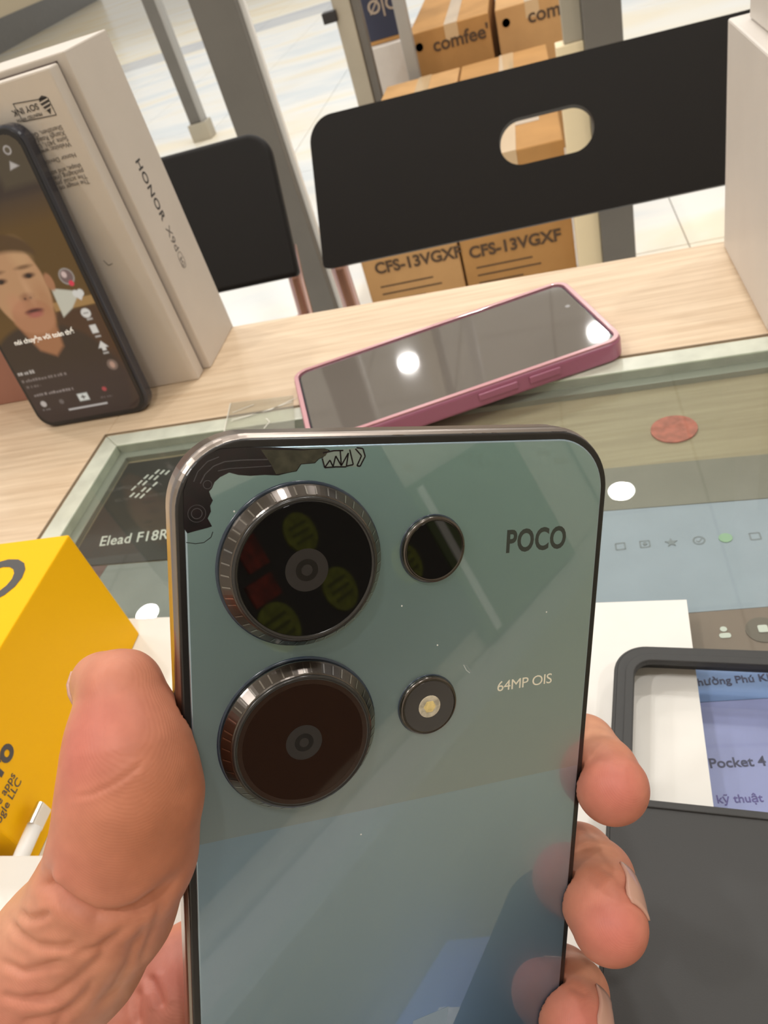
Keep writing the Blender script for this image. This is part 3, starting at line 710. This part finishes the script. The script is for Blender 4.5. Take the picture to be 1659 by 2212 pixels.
M['alu'] = mat('bronze_grey_frame', (.36, .31, .28), .28, metal=1)
M['rim_black'] = mat('black_rim', (.012, .010, .010), .25, spec=.6)
M['ring'] = mat('dark_polished_ring', (.125, .11, .10), .2, metal=1)
M['ring_shadow'] = mat('dark_blue_ring_shadow', (.02, .035, .06), .2, spec=.6)  # dark blue paints the shadow crescent around the ring's foot
M['ring_blk'] = mat('black_ring', (.02, .018, .017), .22, spec=.6)
M['lens_blk'] = mat('black_lens_glass', (.004, .0035, .003), .02, spec=.75, ior=1.6)
M['lens_brn'] = mat('brown_lens_glass', (.022, .010, .006), .03, spec=.6)
M['pupil'] = mat('grey_lens_iris', (.028, .024, .023), .3)
M['pupil2'] = mat('dark_lens_iris', (.015, .013, .012), .2)

plate('frame', rrect(-1.9, GW + 1.9, -GH - 1.9, 1.9, 11.2, 14), -8.0, -.9, M['alu'], hp, (), 1.6, None, 5)
plate('rim', rrect(-1.25, GW + 1.25, -GH - 1.25, 1.25, 10.6, 14), -1.2, -.25, M['rim_black'], hp, (), .4, None, 3)
gl = plate('back_glass', rrect(0, GW, -GH, 0, 9.4, 14), -.6, 0, M['film'], hp, (), .25, None, 3)
cw_ = plate('camera_panel', rrect(.3, GW - .3, -62, -.3, (0, 0, 9.1, 9.1), 14), -.2, .03, M['film_top'], hp)
ringm = M['ring']
def lens(cx, cy, r, h, kind):
    base = Matrix.Translation((cx, -cy, .03))
    o = from_bm('camera_ring', lathe_bm([(r, 0), (r, h * .38), (r * .985, h * .46), (r * .900, h * .95), (r * .885, h), (r * .865, h * .97), (r * .86, h * .8), (0, h * .8)] if r > 8 else
                [(r, 0), (r, h * .6), (r * .97, h * .85), (r * .90, h), (r * .87, h * .85), (0, h * .85)], 96), ringm, hp, r < 8, base)
    from_bm('ring_shadow', lathe_bm([(r * 1.03, 0), (r * 1.03, .10), (r, .14)], 72), M['ring_shadow'], o, True)
    if r > 8:
        from_bm('inner_ring', lathe_bm([(r * .885, h * .96), (r * .88, h * 1.08), (r * .845, h * 1.15), (r * .815, h * 1.03)], 72), M['ring_blk'], o, True)
        for k in range(44):          # bright knurl marks around the bevel
            a = 2 * math.pi * k / 44 + random.uniform(-.03, .03)
            bmk = bmesh.new(); ca, sa = math.cos(a), math.sin(a)
            wk = .11; tx, ty = -sa * wk, ca * wk
            pts_ = [(r * .985, h * .46), (r * .905, h * .93)]
            vs = [bmk.verts.new((rr * 1.002 * ca + s_ * tx, rr * 1.002 * sa + s_ * ty, zz + .03)) for rr, zz, s_ in ((pts_[0][0], pts_[0][1], 1), (pts_[0][0], pts_[0][1], -1), (pts_[1][0], pts_[1][1], -1), (pts_[1][0], pts_[1][1], 1))]
            bmk.faces.new(vs); from_bm('knurl_mark', bmk, M['knurl'], o)
        lg = M['lens_blk'] if kind == 0 else M['lens_brn']
        from_bm('lens_glass', lathe_bm([(r * .825, h * 1.03), (r * .815, h * 1.08), (0, h * 1.08)], 72), lg, o)
        ir = 3.3 if kind == 0 else 2.9
        from_bm('lens_iris', lathe_bm([(ir, h * 1.08), (ir, h * 1.08 + .02), (0, h * 1.08 + .02)], 40), M['pupil'], o)
        from_bm('lens_iris', lathe_bm([(ir * .52, h * 1.08), (ir * .52, h * 1.08 + .03), (0, h * 1.08 + .03)], 32), M['pupil2'], o)
        from_bm('lens_iris', lathe_bm([(ir * .26, h * 1.08), (ir * .26, h * 1.08 + .04), (0, h * 1.08 + .04)], 24), M['pupil'], o)
        if kind == 1:
            from_bm('lens_border', lathe_bm([(r * .835, h * 1.08), (r * .835, h * 1.08 + .015), (r * .77, h * 1.08 + .015)], 72), mat('lens_border', (.035, .02, .014), .15, spec=.5), o)
    else:
        from_bm('lens_glass', lathe_bm([(r * .88, h * .9), (r * .87, h * 1.0), (0, h * 1.0)], 48), M['lens_blk'] if kind == 2 else M['flash_glass'], o)
        if kind == 3:
            from_bm('flash_led', lathe_bm([(2.0, h), (1.9, h + .05), (0, h + .09)], 24), M['flash'], o)
            from_bm('flash_led', lathe_bm([(1.15, h + .05), (1.1, h + .10), (0, h + .13)], 6), M['flash2'], o)
M['knurl'] = mat('bright_knurl', (.34, .32, .30), .15, metal=1)
M['flash'] = mat('milky_flash_lens', (.50, .44, .34), .25, var=.25, var_scale=.9)
M['flash2'] = mat('yellow_phosphor', (.75, .58, .25), .4, var=.2, var_scale=.8)
M['flash_glass'] = mat('smoky_flash_glass', (.055, .05, .047), .12, spec=.5)
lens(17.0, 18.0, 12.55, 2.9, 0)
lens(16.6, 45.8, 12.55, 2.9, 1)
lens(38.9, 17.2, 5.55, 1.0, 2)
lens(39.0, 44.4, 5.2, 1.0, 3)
M['logo'] = mat('dark_grey_print', (.035, .042, .035), .4)
M['gold_ink'] = mat('pale_gold_print', (.80, .74, .60), .4)
text('POCO', 5.4, M['logo'], hp, Matrix.Translation((52.5, -18.9, .03)), xs=.76, bold=.16, ext=.02, spacing=1.05)
text('64MP OIS', 2.7, M['gold_ink'], hp, Matrix.Translation((52.4, -44.2, .03)), xs=1.08, bold=.0, ext=.02, spacing=.95)

# chipped, dark bare patch at the corner of the back
patch = [(-.1, 11.3), (-.05, 5.2), (.15, 7.0), (-.05, 6.0), (1.0, 3.0), (3.0, 1.0), (5.2, .1), (9, -.05), (13.5, .05), (17.3, .4), (20.5, .4), (21.4, .7), (20.9, 1.6), (19.7, 2.0), (19.1, 2.6), (17.0, 2.7), (16.3, 3.7), (15, 3.9), (13.5, 4.2), (11.5, 4.05), (9.4, 4.1), (7.7, 3.9), (6.4, 3.5), (5.1, 4.1), (4.3, 4.8), (3.9, 5.7), (3.5, 6.1), (3.7, 6.8), (4.0, 7.4), (3.6, 8.2), (3.7, 9.0), (3.2, 10.0), (3.8, 11.2), (3.1, 11.4), (1.6, 11.7), (.3, 12.0)]
patch = [p for i, p in enumerate(patch) if i not in (1, 2)]
M['bare'] = mat('bare_dark_plastic', (.008, .007, .008), .14, spec=.5, var=.6, var_scale=.5, col2=(.016, .009, .011))
M['bare_edge'] = mat('olive_underlayer', (.045, .043, .028), .3, var=.3, var_scale=.6)
dp = plate('chipped_patch', [(x, -y) for x, y in patch][::-1], .02, .06, M['bare'], hp)
plate('exposed_layer', [(x, -y) for x, y in [(11, .35), (17.3, .62), (20.4, .45), (21.2, .75), (20.7, 1.55), (19.6, 1.95), (19.0, 2.5), (16.9, 2.6), (16.2, 3.6), (14.8, 3.85), (13.2, 4.0), (12.4, 2.4)]][::-1], .055, .075, M['bare_edge'], dp)
def ribbon(name, pts, wd, m, parent, z):
    bm = bmesh.new()
    for a, b in zip(pts[:-1], pts[1:]):
        pa = Vector((a[0], -a[1])); pb = Vector((b[0], -b[1])); n = Vector((-(pb - pa).y, (pb - pa).x)).normalized() * wd / 2
        vs = [bm.verts.new((q.x, q.y, z)) for q in (pa + n, pb + n, pb - n, pa - n)]; bm.faces.new(vs)
    return from_bm(name, bm, m, parent)
M['grey_bead'] = mat('grey_plastic_ridge', (.07, .065, .07), .3)
ribbon('ridge', [(2.3, 4.9), (3.0, 3.6), (4.2, 2.5), (5.8, 1.9), (8.5, 1.75), (12, 1.8)], .16, M['grey_bead'], dp, .08)
ribbon('ridge', [(4.8, 3.2), (6.5, 2.9), (9, 2.85), (12.5, 2.75)], .12, M['grey_bead'], dp, .08)
ribbon('ridge', [(1.4, 4.6), (2.0, 3.2), (3.4, 1.8), (5.0, 1.2)], .14, M['grey_bead'], dp, .08)
for cx, cy, r in ((1.7, 9.2, 1.25), (1.7, 9.2, .75), (3.3, 5.1, .6)):
    c = [(cx + r * math.cos(q * math.pi / 10), cy + r * math.sin(q * math.pi / 10)) for q in range(21)]
    ribbon('screw_boss', c, .10, M['grey_bead'] if r < 1 else mat('dark_ridge', (.05, .045, .05), .3), dp, .08)
ribbon('scratch', [(.1, 13.3), (1.4, 13.6), (2.6, 13.5), (3.6, 12.8), (3.9, 12.0)], .10, M['bare'], hp, .05)
# crackled film flake
plate('film_flake', [(x, -y) for x, y in [(20.9, 1.0), (22.5, .7), (25.6, .5), (26.7, .7), (26.9, 1.8), (26.0, 3.4), (23, 3.2), (20.5, 3.3), (20.2, 2.0)]][::-1], .03, .07, mat('pale_flake', (.22, .27, .24), .3), hp)
for a in ([(20.2, 1.9), (20.6, 3.3), (21.4, 2.2), (21.9, 3.2), (22.3, 1.6), (23.2, 3.1), (23.0, .8)], [(23.2, 3.1), (24.3, 1.2), (24.0, 3.2), (25.1, 3.0), (24.5, .7)], [(25.4, .6), (26.4, 1.7), (25.7, 3.2), (26.2, 3.3), (27.0, 1.8), (26.6, .6), (25.6, .45)], [(20.3, 1.1), (22, .8), (23.5, .8)], [(20.6, 3.3), (22.4, 3.25), (24, 3.3)]):
    ribbon('crack_line', a, .22, M['bare'], hp, .09)
ribbon('scratch', [(45.6, 38.2), (46.2, 39.3), (46.9, 39.9)], .14, mat('pale_scratch', (.5, .55, .55), .4), hp, .05)
ribbon('scratch', [(45.6, 38.2), (46.3, 38.5), (47.2, 39.9)], .10, mat('pale_scratch', (.3, .34, .34), .4), hp, .05)
for (x, y) in ((27.5, 66.5), (61.6, 30.5), (33.8, 26.4), (40.5, 34.0), (7.0, 9.2), (8.8, 24.2)):
    plate('dust_speck', [(x + p[0], -y + p[1]) for p in circle(0, 0, .14, 8)], .03, .07, M['ink_white'], hp)
for x, wd in ((30.5, .9), (41.5, .45), (43.2, .45), (44.9, .45), (46.6, .45), (58.5, 1.4)):
    plate('top_hole', rrect(x - wd, x + wd, -4.9, -4.1, .39, 6), 0, .05, M['rim_black'], hp, (), 0, Matrix.Translation((0, 1.90, 0)) @ Matrix.Rotation(math.radians(-90), 4, 'X') @ Matrix.Rotation(math.radians(180), 4, 'X') @ Matrix.Scale(-1, 4, (0, 1, 0)))
plate('label', [(x, -y) for x, y in ((38.6, 108.3), (45.9, 107.6), (45.6, 116), (37.6, 116.5))][::-1], .005, .03, mat('pale_blue_reflection', (.22, .29, .37), .4), hp)  # pale quad paints a reflection of the paper onto the back

# ------------------------------------------------------------------ unseen boards, cabinet, tags and cards added for the phone to mirror
wd_ = tag(empty('added_dark_board', (1.3, -1.41, -.2)), 'black board added behind the counter for the phone to reflect', 'board')
wbox('board', .55, 1.84, -1.41, -1.36, -.44, .30, M['dark_panel'], wd_, .004)
pb_ = tag(empty('added_green_board', (2.2, -1.41, -.2)), 'olive green board added beside the black board for the phone to reflect', 'board')
wbox('board', 1.86, 2.62, -1.41, -1.37, -.52, .06, mat('olive_board', (.10, .14, .05), .5), pb_, .004)
wbox('stripe', 1.90, 1.94, -1.369, -1.366, -.50, .04, M['ink_white'], pb_)
lc_ = tag(empty('added_cabinet', (1.6, -1.40, FLOOR)), 'white low cabinet added behind the counter for the phone to reflect', 'cabinet')
wbox('body', .3, 2.9, -1.41, -1.12, FLOOR, -.56, M['wall'], lc_, .004)
wbox('top', .28, 2.92, -1.41, -1.10, -.56, -.535, M['white_card'], lc_, .003)
for x, z, r, lab in ((1.335, .112, .058, 'upper added yellow-green round tag on the black board'), (1.36, -.075, .062, 'lower added yellow-green round tag on the black board'), (1.11, -.065, .066, 'left added yellow-green round tag on the black board'), (1.66, -.135, .065, 'right added yellow-green round tag on the black board')):
    o = from_bm('added_tag', lathe_bm([(0, -.004), (r, -.004), (r, 0)], 32), M['disc_green']); o.matrix_world = Matrix.Translation((x, -1.36, z)) @ Matrix.Rotation(math.radians(-90), 4, 'X') @ Matrix.Scale(-1, 4, (0, 0, 1)); tag(o, lab, 'tag', 'added round tags')
    for q in (-1, 0, 1): box('tag_line', -r * .6, r * .6, q * r * .38 - r * .07, q * r * .38 + r * .07, -.0055, -.004, M['tag_ink'], o)
for x, z, sx, sz, lab in ((1.150, .130, .075, .085, 'upper added red card on the black board'), (1.125, .035, .095, .06, 'lower added red card on the black board')):
    tag(box('added_tag', x - sx / 2, x + sx / 2, -1.36, -1.355, z - sz / 2, z + sz / 2, M['disc_red']), lab, 'tag', 'added red cards')

# ------------------------------------------------------------------ the hand (one continuous surface grown from an implicit shape)
def px_r(px, depth): return px * depth / FPX
def chain(*pts): return [(world_pt(x, y, d), r) for x, y, d, r in pts]
mm = .001
thumb = chain((217, 1472, .1125, px_r(62, .1125)), (262, 1492, .1105, px_r(82, .1105)), (276, 1600, .1095, px_r(126, .1095)), (284, 1715, .1092, px_r(146, .1092)),
              (268, 1835, .1110, px_r(149, .111)), (222, 1950, .1140, px_r(150, .114)), (150, 2050, .1170, px_r(158, .117)), (60, 2150, .1200, px_r(168, .12)), (-60, 2280, .1250, px_r(190, .125)), (-220, 2450, .130, px_r(215, .13)))
thumb_pad = chain((262, 1800, .1075, px_r(120, .1075)), (285, 1660, .1078, px_r(118, .1078)))
palm = [chain((-160, 2420, .135, 17 * mm), (150, 2330, .146, 15 * mm), (420, 2300, .158, 12 * mm), (700, 2230, .166, 11 * mm)),
        chain((330, 2225, .146, 9.5 * mm), (415, 2110, .150, 8.8 * mm), (600, 2000, .155, 9 * mm)),
        chain((420, 2300, .158, 12 * mm), (600, 2000, .160, 11 * mm), (800, 1960, .166, 10 * mm))]
index = chain((600, 2000, .156, 9.5 * mm), (850, 1800, .160, 9 * mm), (1130, 1615, .166, 8 * mm), (1262, 1613, .155, 6.3 * mm), (1306, 1665, .1445, 6.0 * mm), (1322, 1702, .1400, 6.6 * mm))
middle = chain((700, 2100, .166, 9.5 * mm), (920, 1990, .168, 9 * mm), (1120, 1870, .170, 8.2 * mm), (1250, 1861, .1605, 7.6 * mm), (1288, 1895, .153, 7.3 * mm), (1299, 1950, .1450, 7.3 * mm), (1317, 1999, .1412, 6.9 * mm))
ring = chain((740, 2250, .166, 9 * mm), (950, 2200, .168, 8.5 * mm), (1110, 2130, .168, 7.6 * mm), (1216, 2121, .162, 7.0 * mm), (1240, 2146, .1555, 6.8 * mm), (1240, 2200, .149, 6.8 * mm), (1252, 2255, .1455, 6.5 * mm))

def seg_d(P, a, b, ra, rb):
    ab = b - a; L2 = float(ab @ ab)
    t = np.clip(((P - a) @ ab) / L2, 0, 1)
    d = P - a - t[:, None] * ab
    return np.sqrt(np.einsum('ij,ij->i', d, d)) - (ra + (rb - ra) * t)
def smin(a, b, k):
    h = np.clip(.5 + .5 * (b - a) / k, 0, 1)
    return b + (a - b) * h - k * h * (1 - h)
def chain_d(P, ch, k=1.5e-3):
    d = None
    for (a, ra), (b, rb) in zip(ch[:-1], ch[1:]):
        s = seg_d(P, a, b, ra, rb); d = s if d is None else smin(d, s, k)
    return d
pm_inv = np.array(PM.inverted())
def phone_d(P):
    q = (P @ pm_inv[:3, :3].T + pm_inv[:3, 3]) / S
    c = np.array([GW / 2, -GH / 2, -4.0]); hs = np.array([GW / 2 + 1.9, GH / 2 + 1.9, 4.0])
    e = np.abs(q - c) - hs + 1.2
    return (np.linalg.norm(np.maximum(e, 0), axis=1) + np.minimum(e.max(1), 0) - 1.2) * S
def hand_d(P):
    p = chain_d(P, palm[0], 5e-3)
    for ch in palm[1:]: p = smin(p, chain_d(P, ch, 5e-3), 5e-3)
    th = smin(chain_d(P, thumb, 2.5e-3), chain_d(P, thumb_pad, 2e-3), 3e-3)
    d = smin(p, th, 3.5e-3)
    f = np.minimum(np.minimum(smin(chain_d(P, index, 1e-3), p, 4e-3), smin(chain_d(P, middle, 1e-3), p, 4e-3)), smin(chain_d(P, ring, 1e-3), p, 4e-3))
    d = np.minimum(d, f)
    d = np.maximum(d, -phone_d(P) + .00005)           # flesh gives way to the phone it grips
    return np.maximum(d, .0016 - P[:, 2])

def surface_net(fn, lo, hi, h):
    n = np.ceil((np.array(hi) - np.array(lo)) / h).astype(int) + 1
    ax = [lo[i] + h * np.arange(n[i]) for i in range(3)]
    val = np.empty(n, np.float32)
    YY, ZZ = np.meshgrid(ax[1], ax[2], indexing='ij')
    # coarse pass to skip empty slabs
    for i0 in range(0, n[0], 8):
        xs = ax[0][i0:i0 + 8]
        P = np.stack(np.broadcast_arrays(xs[:, None, None], YY[None], ZZ[None]), -1).reshape(-1, 3)
        val[i0:i0 + 8] = fn(P).reshape(len(xs), n[1], n[2])
    ins = val < 0
    c = np.zeros(n - 1, np.int8)
    for dx in (0, 1):
        for dy in (0, 1):
            for dz in (0, 1): c += ins[dx:n[0] - 1 + dx, dy:n[1] - 1 + dy, dz:n[2] - 1 + dz]
    act = (c > 0) & (c < 8); idx = -np.ones(n - 1, np.int64); cells = np.argwhere(act); idx[act] = np.arange(len(cells))
    acc = np.zeros((len(cells), 3)); cnt = np.zeros(len(cells))
    corners = [(a, b, d) for a in (0, 1) for b in (0, 1) for d in (0, 1)]
    for ca in corners:
        for axi in range(3):
            if ca[axi] == 1: continue
            cb_ = list(ca); cb_[axi] = 1
            va = val[cells[:, 0] + ca[0], cells[:, 1] + ca[1], cells[:, 2] + ca[2]]; vb = val[cells[:, 0] + cb_[0], cells[:, 1] + cb_[1], cells[:, 2] + cb_[2]]
            m = (va < 0) != (vb < 0)
            t = np.where(m, va / np.where(m, va - vb, 1), 0)
            p = np.tile(np.array(ca, float), (len(cells), 1)); p[:, axi] += t
            acc[m] += p[m]; cnt[m] += 1
    verts = (cells + acc / cnt[:, None]) * h + np.array(lo)
    quads = []
    for axi in range(3):
        o1, o2 = [(1, 2), (2, 0), (0, 1)][axi]
        sl0 = [slice(None)] * 3; sl1 = [slice(None)] * 3; sl0[axi] = slice(0, -1); sl1[axi] = slice(1, None)
        a = ins[tuple(sl0)]; b = ins[tuple(sl1)]
        e = np.argwhere(a != b); flip = a[tuple(e.T)]
        ok = (e[:, o1] > 0) & (e[:, o2] > 0) & (e[:, o1] < n[o1] - 1) & (e[:, o2] < n[o2] - 1)
        e = e[ok]; flip = flip[ok]
        def cell(d1, d2):
            q = e.copy(); q[:, o1] -= d1; q[:, o2] -= d2; return idx[tuple(q.T)]
        q = np.stack([cell(1, 1), cell(0, 1), cell(0, 0), cell(1, 0)], 1)
        q[~flip] = q[~flip][:, ::-1]
        quads.append(q)
    return verts, np.concatenate(quads)

HV, HQ = surface_net(hand_d, (-.150, -.002, .001), (.0065, .112, .155), .00085)
def grad(P, e=2e-4):
    g = np.stack([hand_d(P + np.eye(3)[i] * e) - hand_d(P - np.eye(3)[i] * e) for i in range(3)], 1)
    return g / np.maximum(np.linalg.norm(g, axis=1, keepdims=True), 1e-9)
for _ in range(2):
    gN = grad(HV); HV = HV - gN * np.clip(hand_d(HV), -4e-4, 4e-4)[:, None]
gN = grad(HV, 5e-4)
# one refinement (midpoint split), re-projected, so that creases can be cut into the skin
def refine(Vt, Q):
    e = np.concatenate([Q[:, [0, 1]], Q[:, [1, 2]], Q[:, [2, 3]], Q[:, [3, 0]]]); es = np.sort(e, 1)
    u, inv = np.unique(es, axis=0, return_inverse=True); inv = inv.reshape(-1)
    nv = len(Vt); nq = len(Q); em = nv + inv.reshape(4, nq); fc = nv + len(u) + np.arange(nq)
    V2 = np.concatenate([Vt, Vt[u].mean(1), Vt[Q].mean(1)])
    Q2 = np.concatenate([np.stack([Q[:, i], em[i], fc, em[(i + 3) % 4]], 1) for i in range(4)])
    return V2, Q2
HV, HQ = refine(HV, HQ)
gN = grad(HV); HV = HV - gN * np.clip(hand_d(HV), -3e-4, 3e-4)[:, None]; gN = grad(HV, 4e-4)

rel = HV - CAM_O; dep = -(rel @ CZ); SXp = 829.5 + FPX * (rel @ CX) / dep; SYp = 1106 - FPX * (rel @ CY) / dep
facing = np.clip(-(gN * rel).sum(1) / np.linalg.norm(rel, axis=1) * 3, 0, 1)
def poly_dist(pts):
    d = np.full(len(HV), 1e9); tt = np.zeros(len(HV)); n = len(pts) - 1
    for i, (a, b) in enumerate(zip(pts[:-1], pts[1:])):
        ax_, ay_ = a; ex, ey = b[0] - ax_, b[1] - ay_; t = np.clip(((SXp - ax_) * ex + (SYp - ay_) * ey) / (ex * ex + ey * ey), 0, 1)
        dd = np.hypot(SXp - ax_ - t * ex, SYp - ay_ - t * ey); m = dd < d; d[m] = dd[m]; tt[m] = (i + t[m]) / n
    return d, tt
disp = np.zeros(len(HV))
def crease(pts, depth_mm, w, bulge=.35):
    d, tt = poly_dist(pts); fade = np.clip(np.minimum(tt, 1 - tt) * 6 + .15, 0, 1)
    disp[:] -= fade * depth_mm * 1e-3 * (np.exp(-(d / w) ** 2) - bulge * np.exp(-((d - 2.2 * w) / (1.3 * w)) ** 2))
left_hand = SXp < 420
crease([(92, 1868), (104, 1905), (122, 1935), (160, 1962), (205, 1984), (255, 1984), (300, 1970), (345, 1938), (385, 1895)], 1.7, 15, .15)
crease([(150, 1724), (200, 1716), (245, 1695), (285, 1668), (312, 1645)], .12, 6)
crease([(40, 1968), (62, 1985), (88, 1982), (112, 1970)], .45, 8)
crease([(22, 1985), (40, 2015), (80, 2043), (140, 2048), (165, 2035)], .4, 9)
crease([(165, 2060), (215, 2045), (262, 2010), (300, 1990)], .35, 8)
crease([(0, 2075), (50, 2100), (95, 2090), (140, 2075)], .4, 9)
crease([(320, 1985), (292, 2040), (275, 2090), (245, 2140), (205, 2180)], .45, 10)
crease([(358, 1940), (335, 1990), (318, 2040), (300, 2085)], .35, 8)
crease([(240, 2020), (215, 2070), (170, 2115), (120, 2150), (60, 2170)], .45, 11)
crease([(0, 2150), (50, 2160), (90, 2150)], .35, 9)
crease([(150, 2180), (100, 2200), (40, 2212)], .4, 10)
crease([(205, 2110), (180, 2150), (140, 2190), (110, 2230)], .35, 9)
crease([(322, 2105), (338, 2140), (352, 2180)], .7, 9)
crease([(300, 2135), (296, 2175), (300, 2215)], .6, 8)
# small knob on the joint
d_, _ = poly_dist([(112, 1897), (118, 1905)]); disp += .0006 * np.exp(-(d_ / 14) ** 2)
d_, _ = poly_dist([(98, 1915), (110, 1925)]); disp -= .0006 * np.exp(-(d_ / 10) ** 2)
# finger joints where the tips fold over
crease([(1355, 1648), (1325, 1636), (1290, 1630), (1268, 1632)], .30, 14, .1)
crease([(1372, 1935), (1345, 1905), (1325, 1885), (1300, 1870)], .35, 10, .2)
crease([(1270, 2150), (1248, 2138), (1230, 2128)], .30, 9, .2)
HV = HV + gN * (disp * facing)[:, None]

hm = bpy.data.meshes.new('hand'); hm.from_pydata(HV.tolist(), [], HQ.tolist()); hm.update()
for p in hm.polygons: p.use_smooth = True
# natural skin tones: pinker pads, paler joints
base = np.array([.56, .285, .185]); pinkc = np.array([.57, .215, .165]); pale = np.array([.60, .36, .24]); tan = np.array([.50, .225, .13])
base, pinkc, pale, tan = base * [1.0, .77, .73], pinkc * [1.03, .83, .84], pale * [1.0, .84, .77], tan * [.98, .78, .72]
skin = np.tile(base, (len(HV), 1))
def tone(c, r, col, a):
    d = np.linalg.norm(HV - c, axis=1); k_ = (a * np.exp(-(d / r) ** 2))[:, None]; skin[:] = skin * (1 - k_) + col * k_
for (x, y, d, r, col, a) in ((1330, 1700, .134, .007, pinkc, .9), (1262, 1580, .150, .007, pale, .9), (1330, 2010, .134, .008, pinkc, .95), (1260, 1850, .152, .008, pale, .6), (1270, 2230, .140, .008, pinkc, .9), (1250, 2110, .155, .006, pale, .6),
                       (200, 1640, .103, .006, pinkc, .95), (215, 1560, .103, .006, pinkc, .6), (370, 1740, .103, .009, tan, .9), (330, 1840, .103, .008, tan, .7), (150, 1500, .110, .004, pale, .8), (180, 1850, .104, .006, pinkc, .5),
                       (60, 2010, .112, .009, pale, .9), (250, 2150, .112, .010, pale, .6), (100, 2120, .108, .008, pinkc, .35), (20, 2200, .110, .008, pinkc, .4), (350, 2110, .138, .012, np.array([.60, .22, .18]), .9), (60, 1900, .116, .006, pale, .8)):
    tone(world_pt(x, y, d), r, col, a)
at = hm.color_attributes.new('skin', 'FLOAT_COLOR', 'POINT')
at.data.foreach_set('color', np.concatenate([skin, np.ones((len(skin), 1))], 1).ravel().astype(np.float32))
sm = bpy.data.materials.new('skin'); sm.use_nodes = True; nt = sm.node_tree; p = nt.nodes['Principled BSDF']
a = nt.nodes.new('ShaderNodeAttribute'); a.attribute_name = 'skin'
tc = nt.nodes.new('ShaderNodeTexCoord')
nz = nt.nodes.new('ShaderNodeTexNoise'); nz.inputs['Scale'].default_value = 260; nz.inputs['Detail'].default_value = 4; nt.links.new(tc.outputs['Object'], nz.inputs['Vector'])
mxc = nt.nodes.new('ShaderNodeMixRGB'); mxc.blend_type = 'OVERLAY'; mxc.inputs[0].default_value = .22
nt.links.new(a.outputs['Color'], mxc.inputs[1]); nt.links.new(nz.outputs['Fac'], mxc.inputs[2]); nt.links.new(mxc.outputs[0], p.inputs['Base Color'])
p.inputs['Roughness'].default_value = .46; p.inputs['Specular IOR Level'].default_value = .35
p.inputs['Subsurface Weight'].default_value = .12; p.inputs['Subsurface Radius'].default_value = (1, .35, .2); p.inputs['Subsurface Scale'].default_value = .0015
wv = nt.nodes.new('ShaderNodeTexWave'); wv.inputs['Scale'].default_value = 1150; wv.inputs['Distortion'].default_value = 5; wv.inputs['Detail'].default_value = 1.5; wv.inputs['Detail Scale'].default_value = .35
mpw = nt.nodes.new('ShaderNodeMapping'); mpw.inputs['Rotation'].default_value = (.5, .9, .6); nt.links.new(tc.outputs['Object'], mpw.inputs[0]); nt.links.new(mpw.outputs[0], wv.inputs['Vector'])
nz2 = nt.nodes.new('ShaderNodeTexNoise'); nz2.inputs['Scale'].default_value = 900; nt.links.new(tc.outputs['Object'], nz2.inputs['Vector'])
ad = nt.nodes.new('ShaderNodeMath'); ad.operation = 'ADD'; nt.links.new(wv.outputs['Fac'], ad.inputs[0]); nt.links.new(nz2.outputs['Fac'], ad.inputs[1])
bp = nt.nodes.new('ShaderNodeBump'); bp.inputs['Strength'].default_value = .07; bp.inputs['Distance'].default_value = .00018
nt.links.new(ad.outputs[0], bp.inputs['Height']); nt.links.new(bp.outputs['Normal'], p.inputs['Normal'])
hm.materials.append(sm)
hand = link('hand', hm)
tag(hand, 'bare left hand gripping the blue-green phone between thumb and fingers', 'hand')
hm_mat = mat('fingernail', (.60, .34, .26), .25, spec=.5, coat=.2)

def nail(tip, prev, r, ncam, length, width, back=.0):
    """curved plate seated on the finger end; ncam = direction it faces, in camera axes"""
    tip = np.array(tip); ax_ = tip - np.array(prev); ax_ /= np.linalg.norm(ax_)
    n = ncam[0] * CX + ncam[1] * CY + ncam[2] * CZ; n = n - (n @ ax_) * ax_; n /= np.linalg.norm(n); sd = np.cross(ax_, n)
    bm = bmesh.new(); rows = []
    NU, NV = 10, 8
    g = []
    for i in range(NV + 1):
        v = i / NV; y = (v - .5) * length + back
        hw = width / 2 * (1 - .12 * (1 - v)) * (math.sqrt(max(0, 1 - max(0, (v - .72) / .36) ** 2)))
        for j in range(NU + 1): g.append(tip + ax_ * y + sd * ((j / NU * 2 - 1) * hw))
    g = np.array(g); lo_ = np.zeros(len(g)); hi_ = np.full(len(g), .012)
    for _ in range(22):                       # seat the plate on the skin
        md_ = (lo_ + hi_) / 2; out_ = hand_d(g + n * md_[:, None]) > 0
        hi_ = np.where(out_, md_, hi_); lo_ = np.where(out_, lo_, md_)
    g = g + n * (hi_ + .00022)[:, None]
    for i in range(NV + 1): rows.append([bm.verts.new(q) for q in g[i * (NU + 1):(i + 1) * (NU + 1)]])
    for a_r, b_r in zip(rows[:-1], rows[1:]):
        for j in range(NU): bm.faces.new((a_r[j], a_r[j + 1], b_r[j + 1], b_r[j]))
    o = from_bm('nail', bm, hm_mat, hand, True)
    md = o.modifiers.new('thick', 'SOLIDIFY'); md.thickness = .0005; md.offset = 0
    return o
nail(middle[-1][0], middle[-3][0], .0073, (.74, .67, 0), .0090, .0080, -.0034)
nail(ring[-1][0], ring[-3][0], .0069, (.80, .60, 0), .0090, .0078, -.0030)
nail(thumb[0][0], thumb[2][0], .0040, (-.40, .1, -.91), .0120, .0095, -.0026)
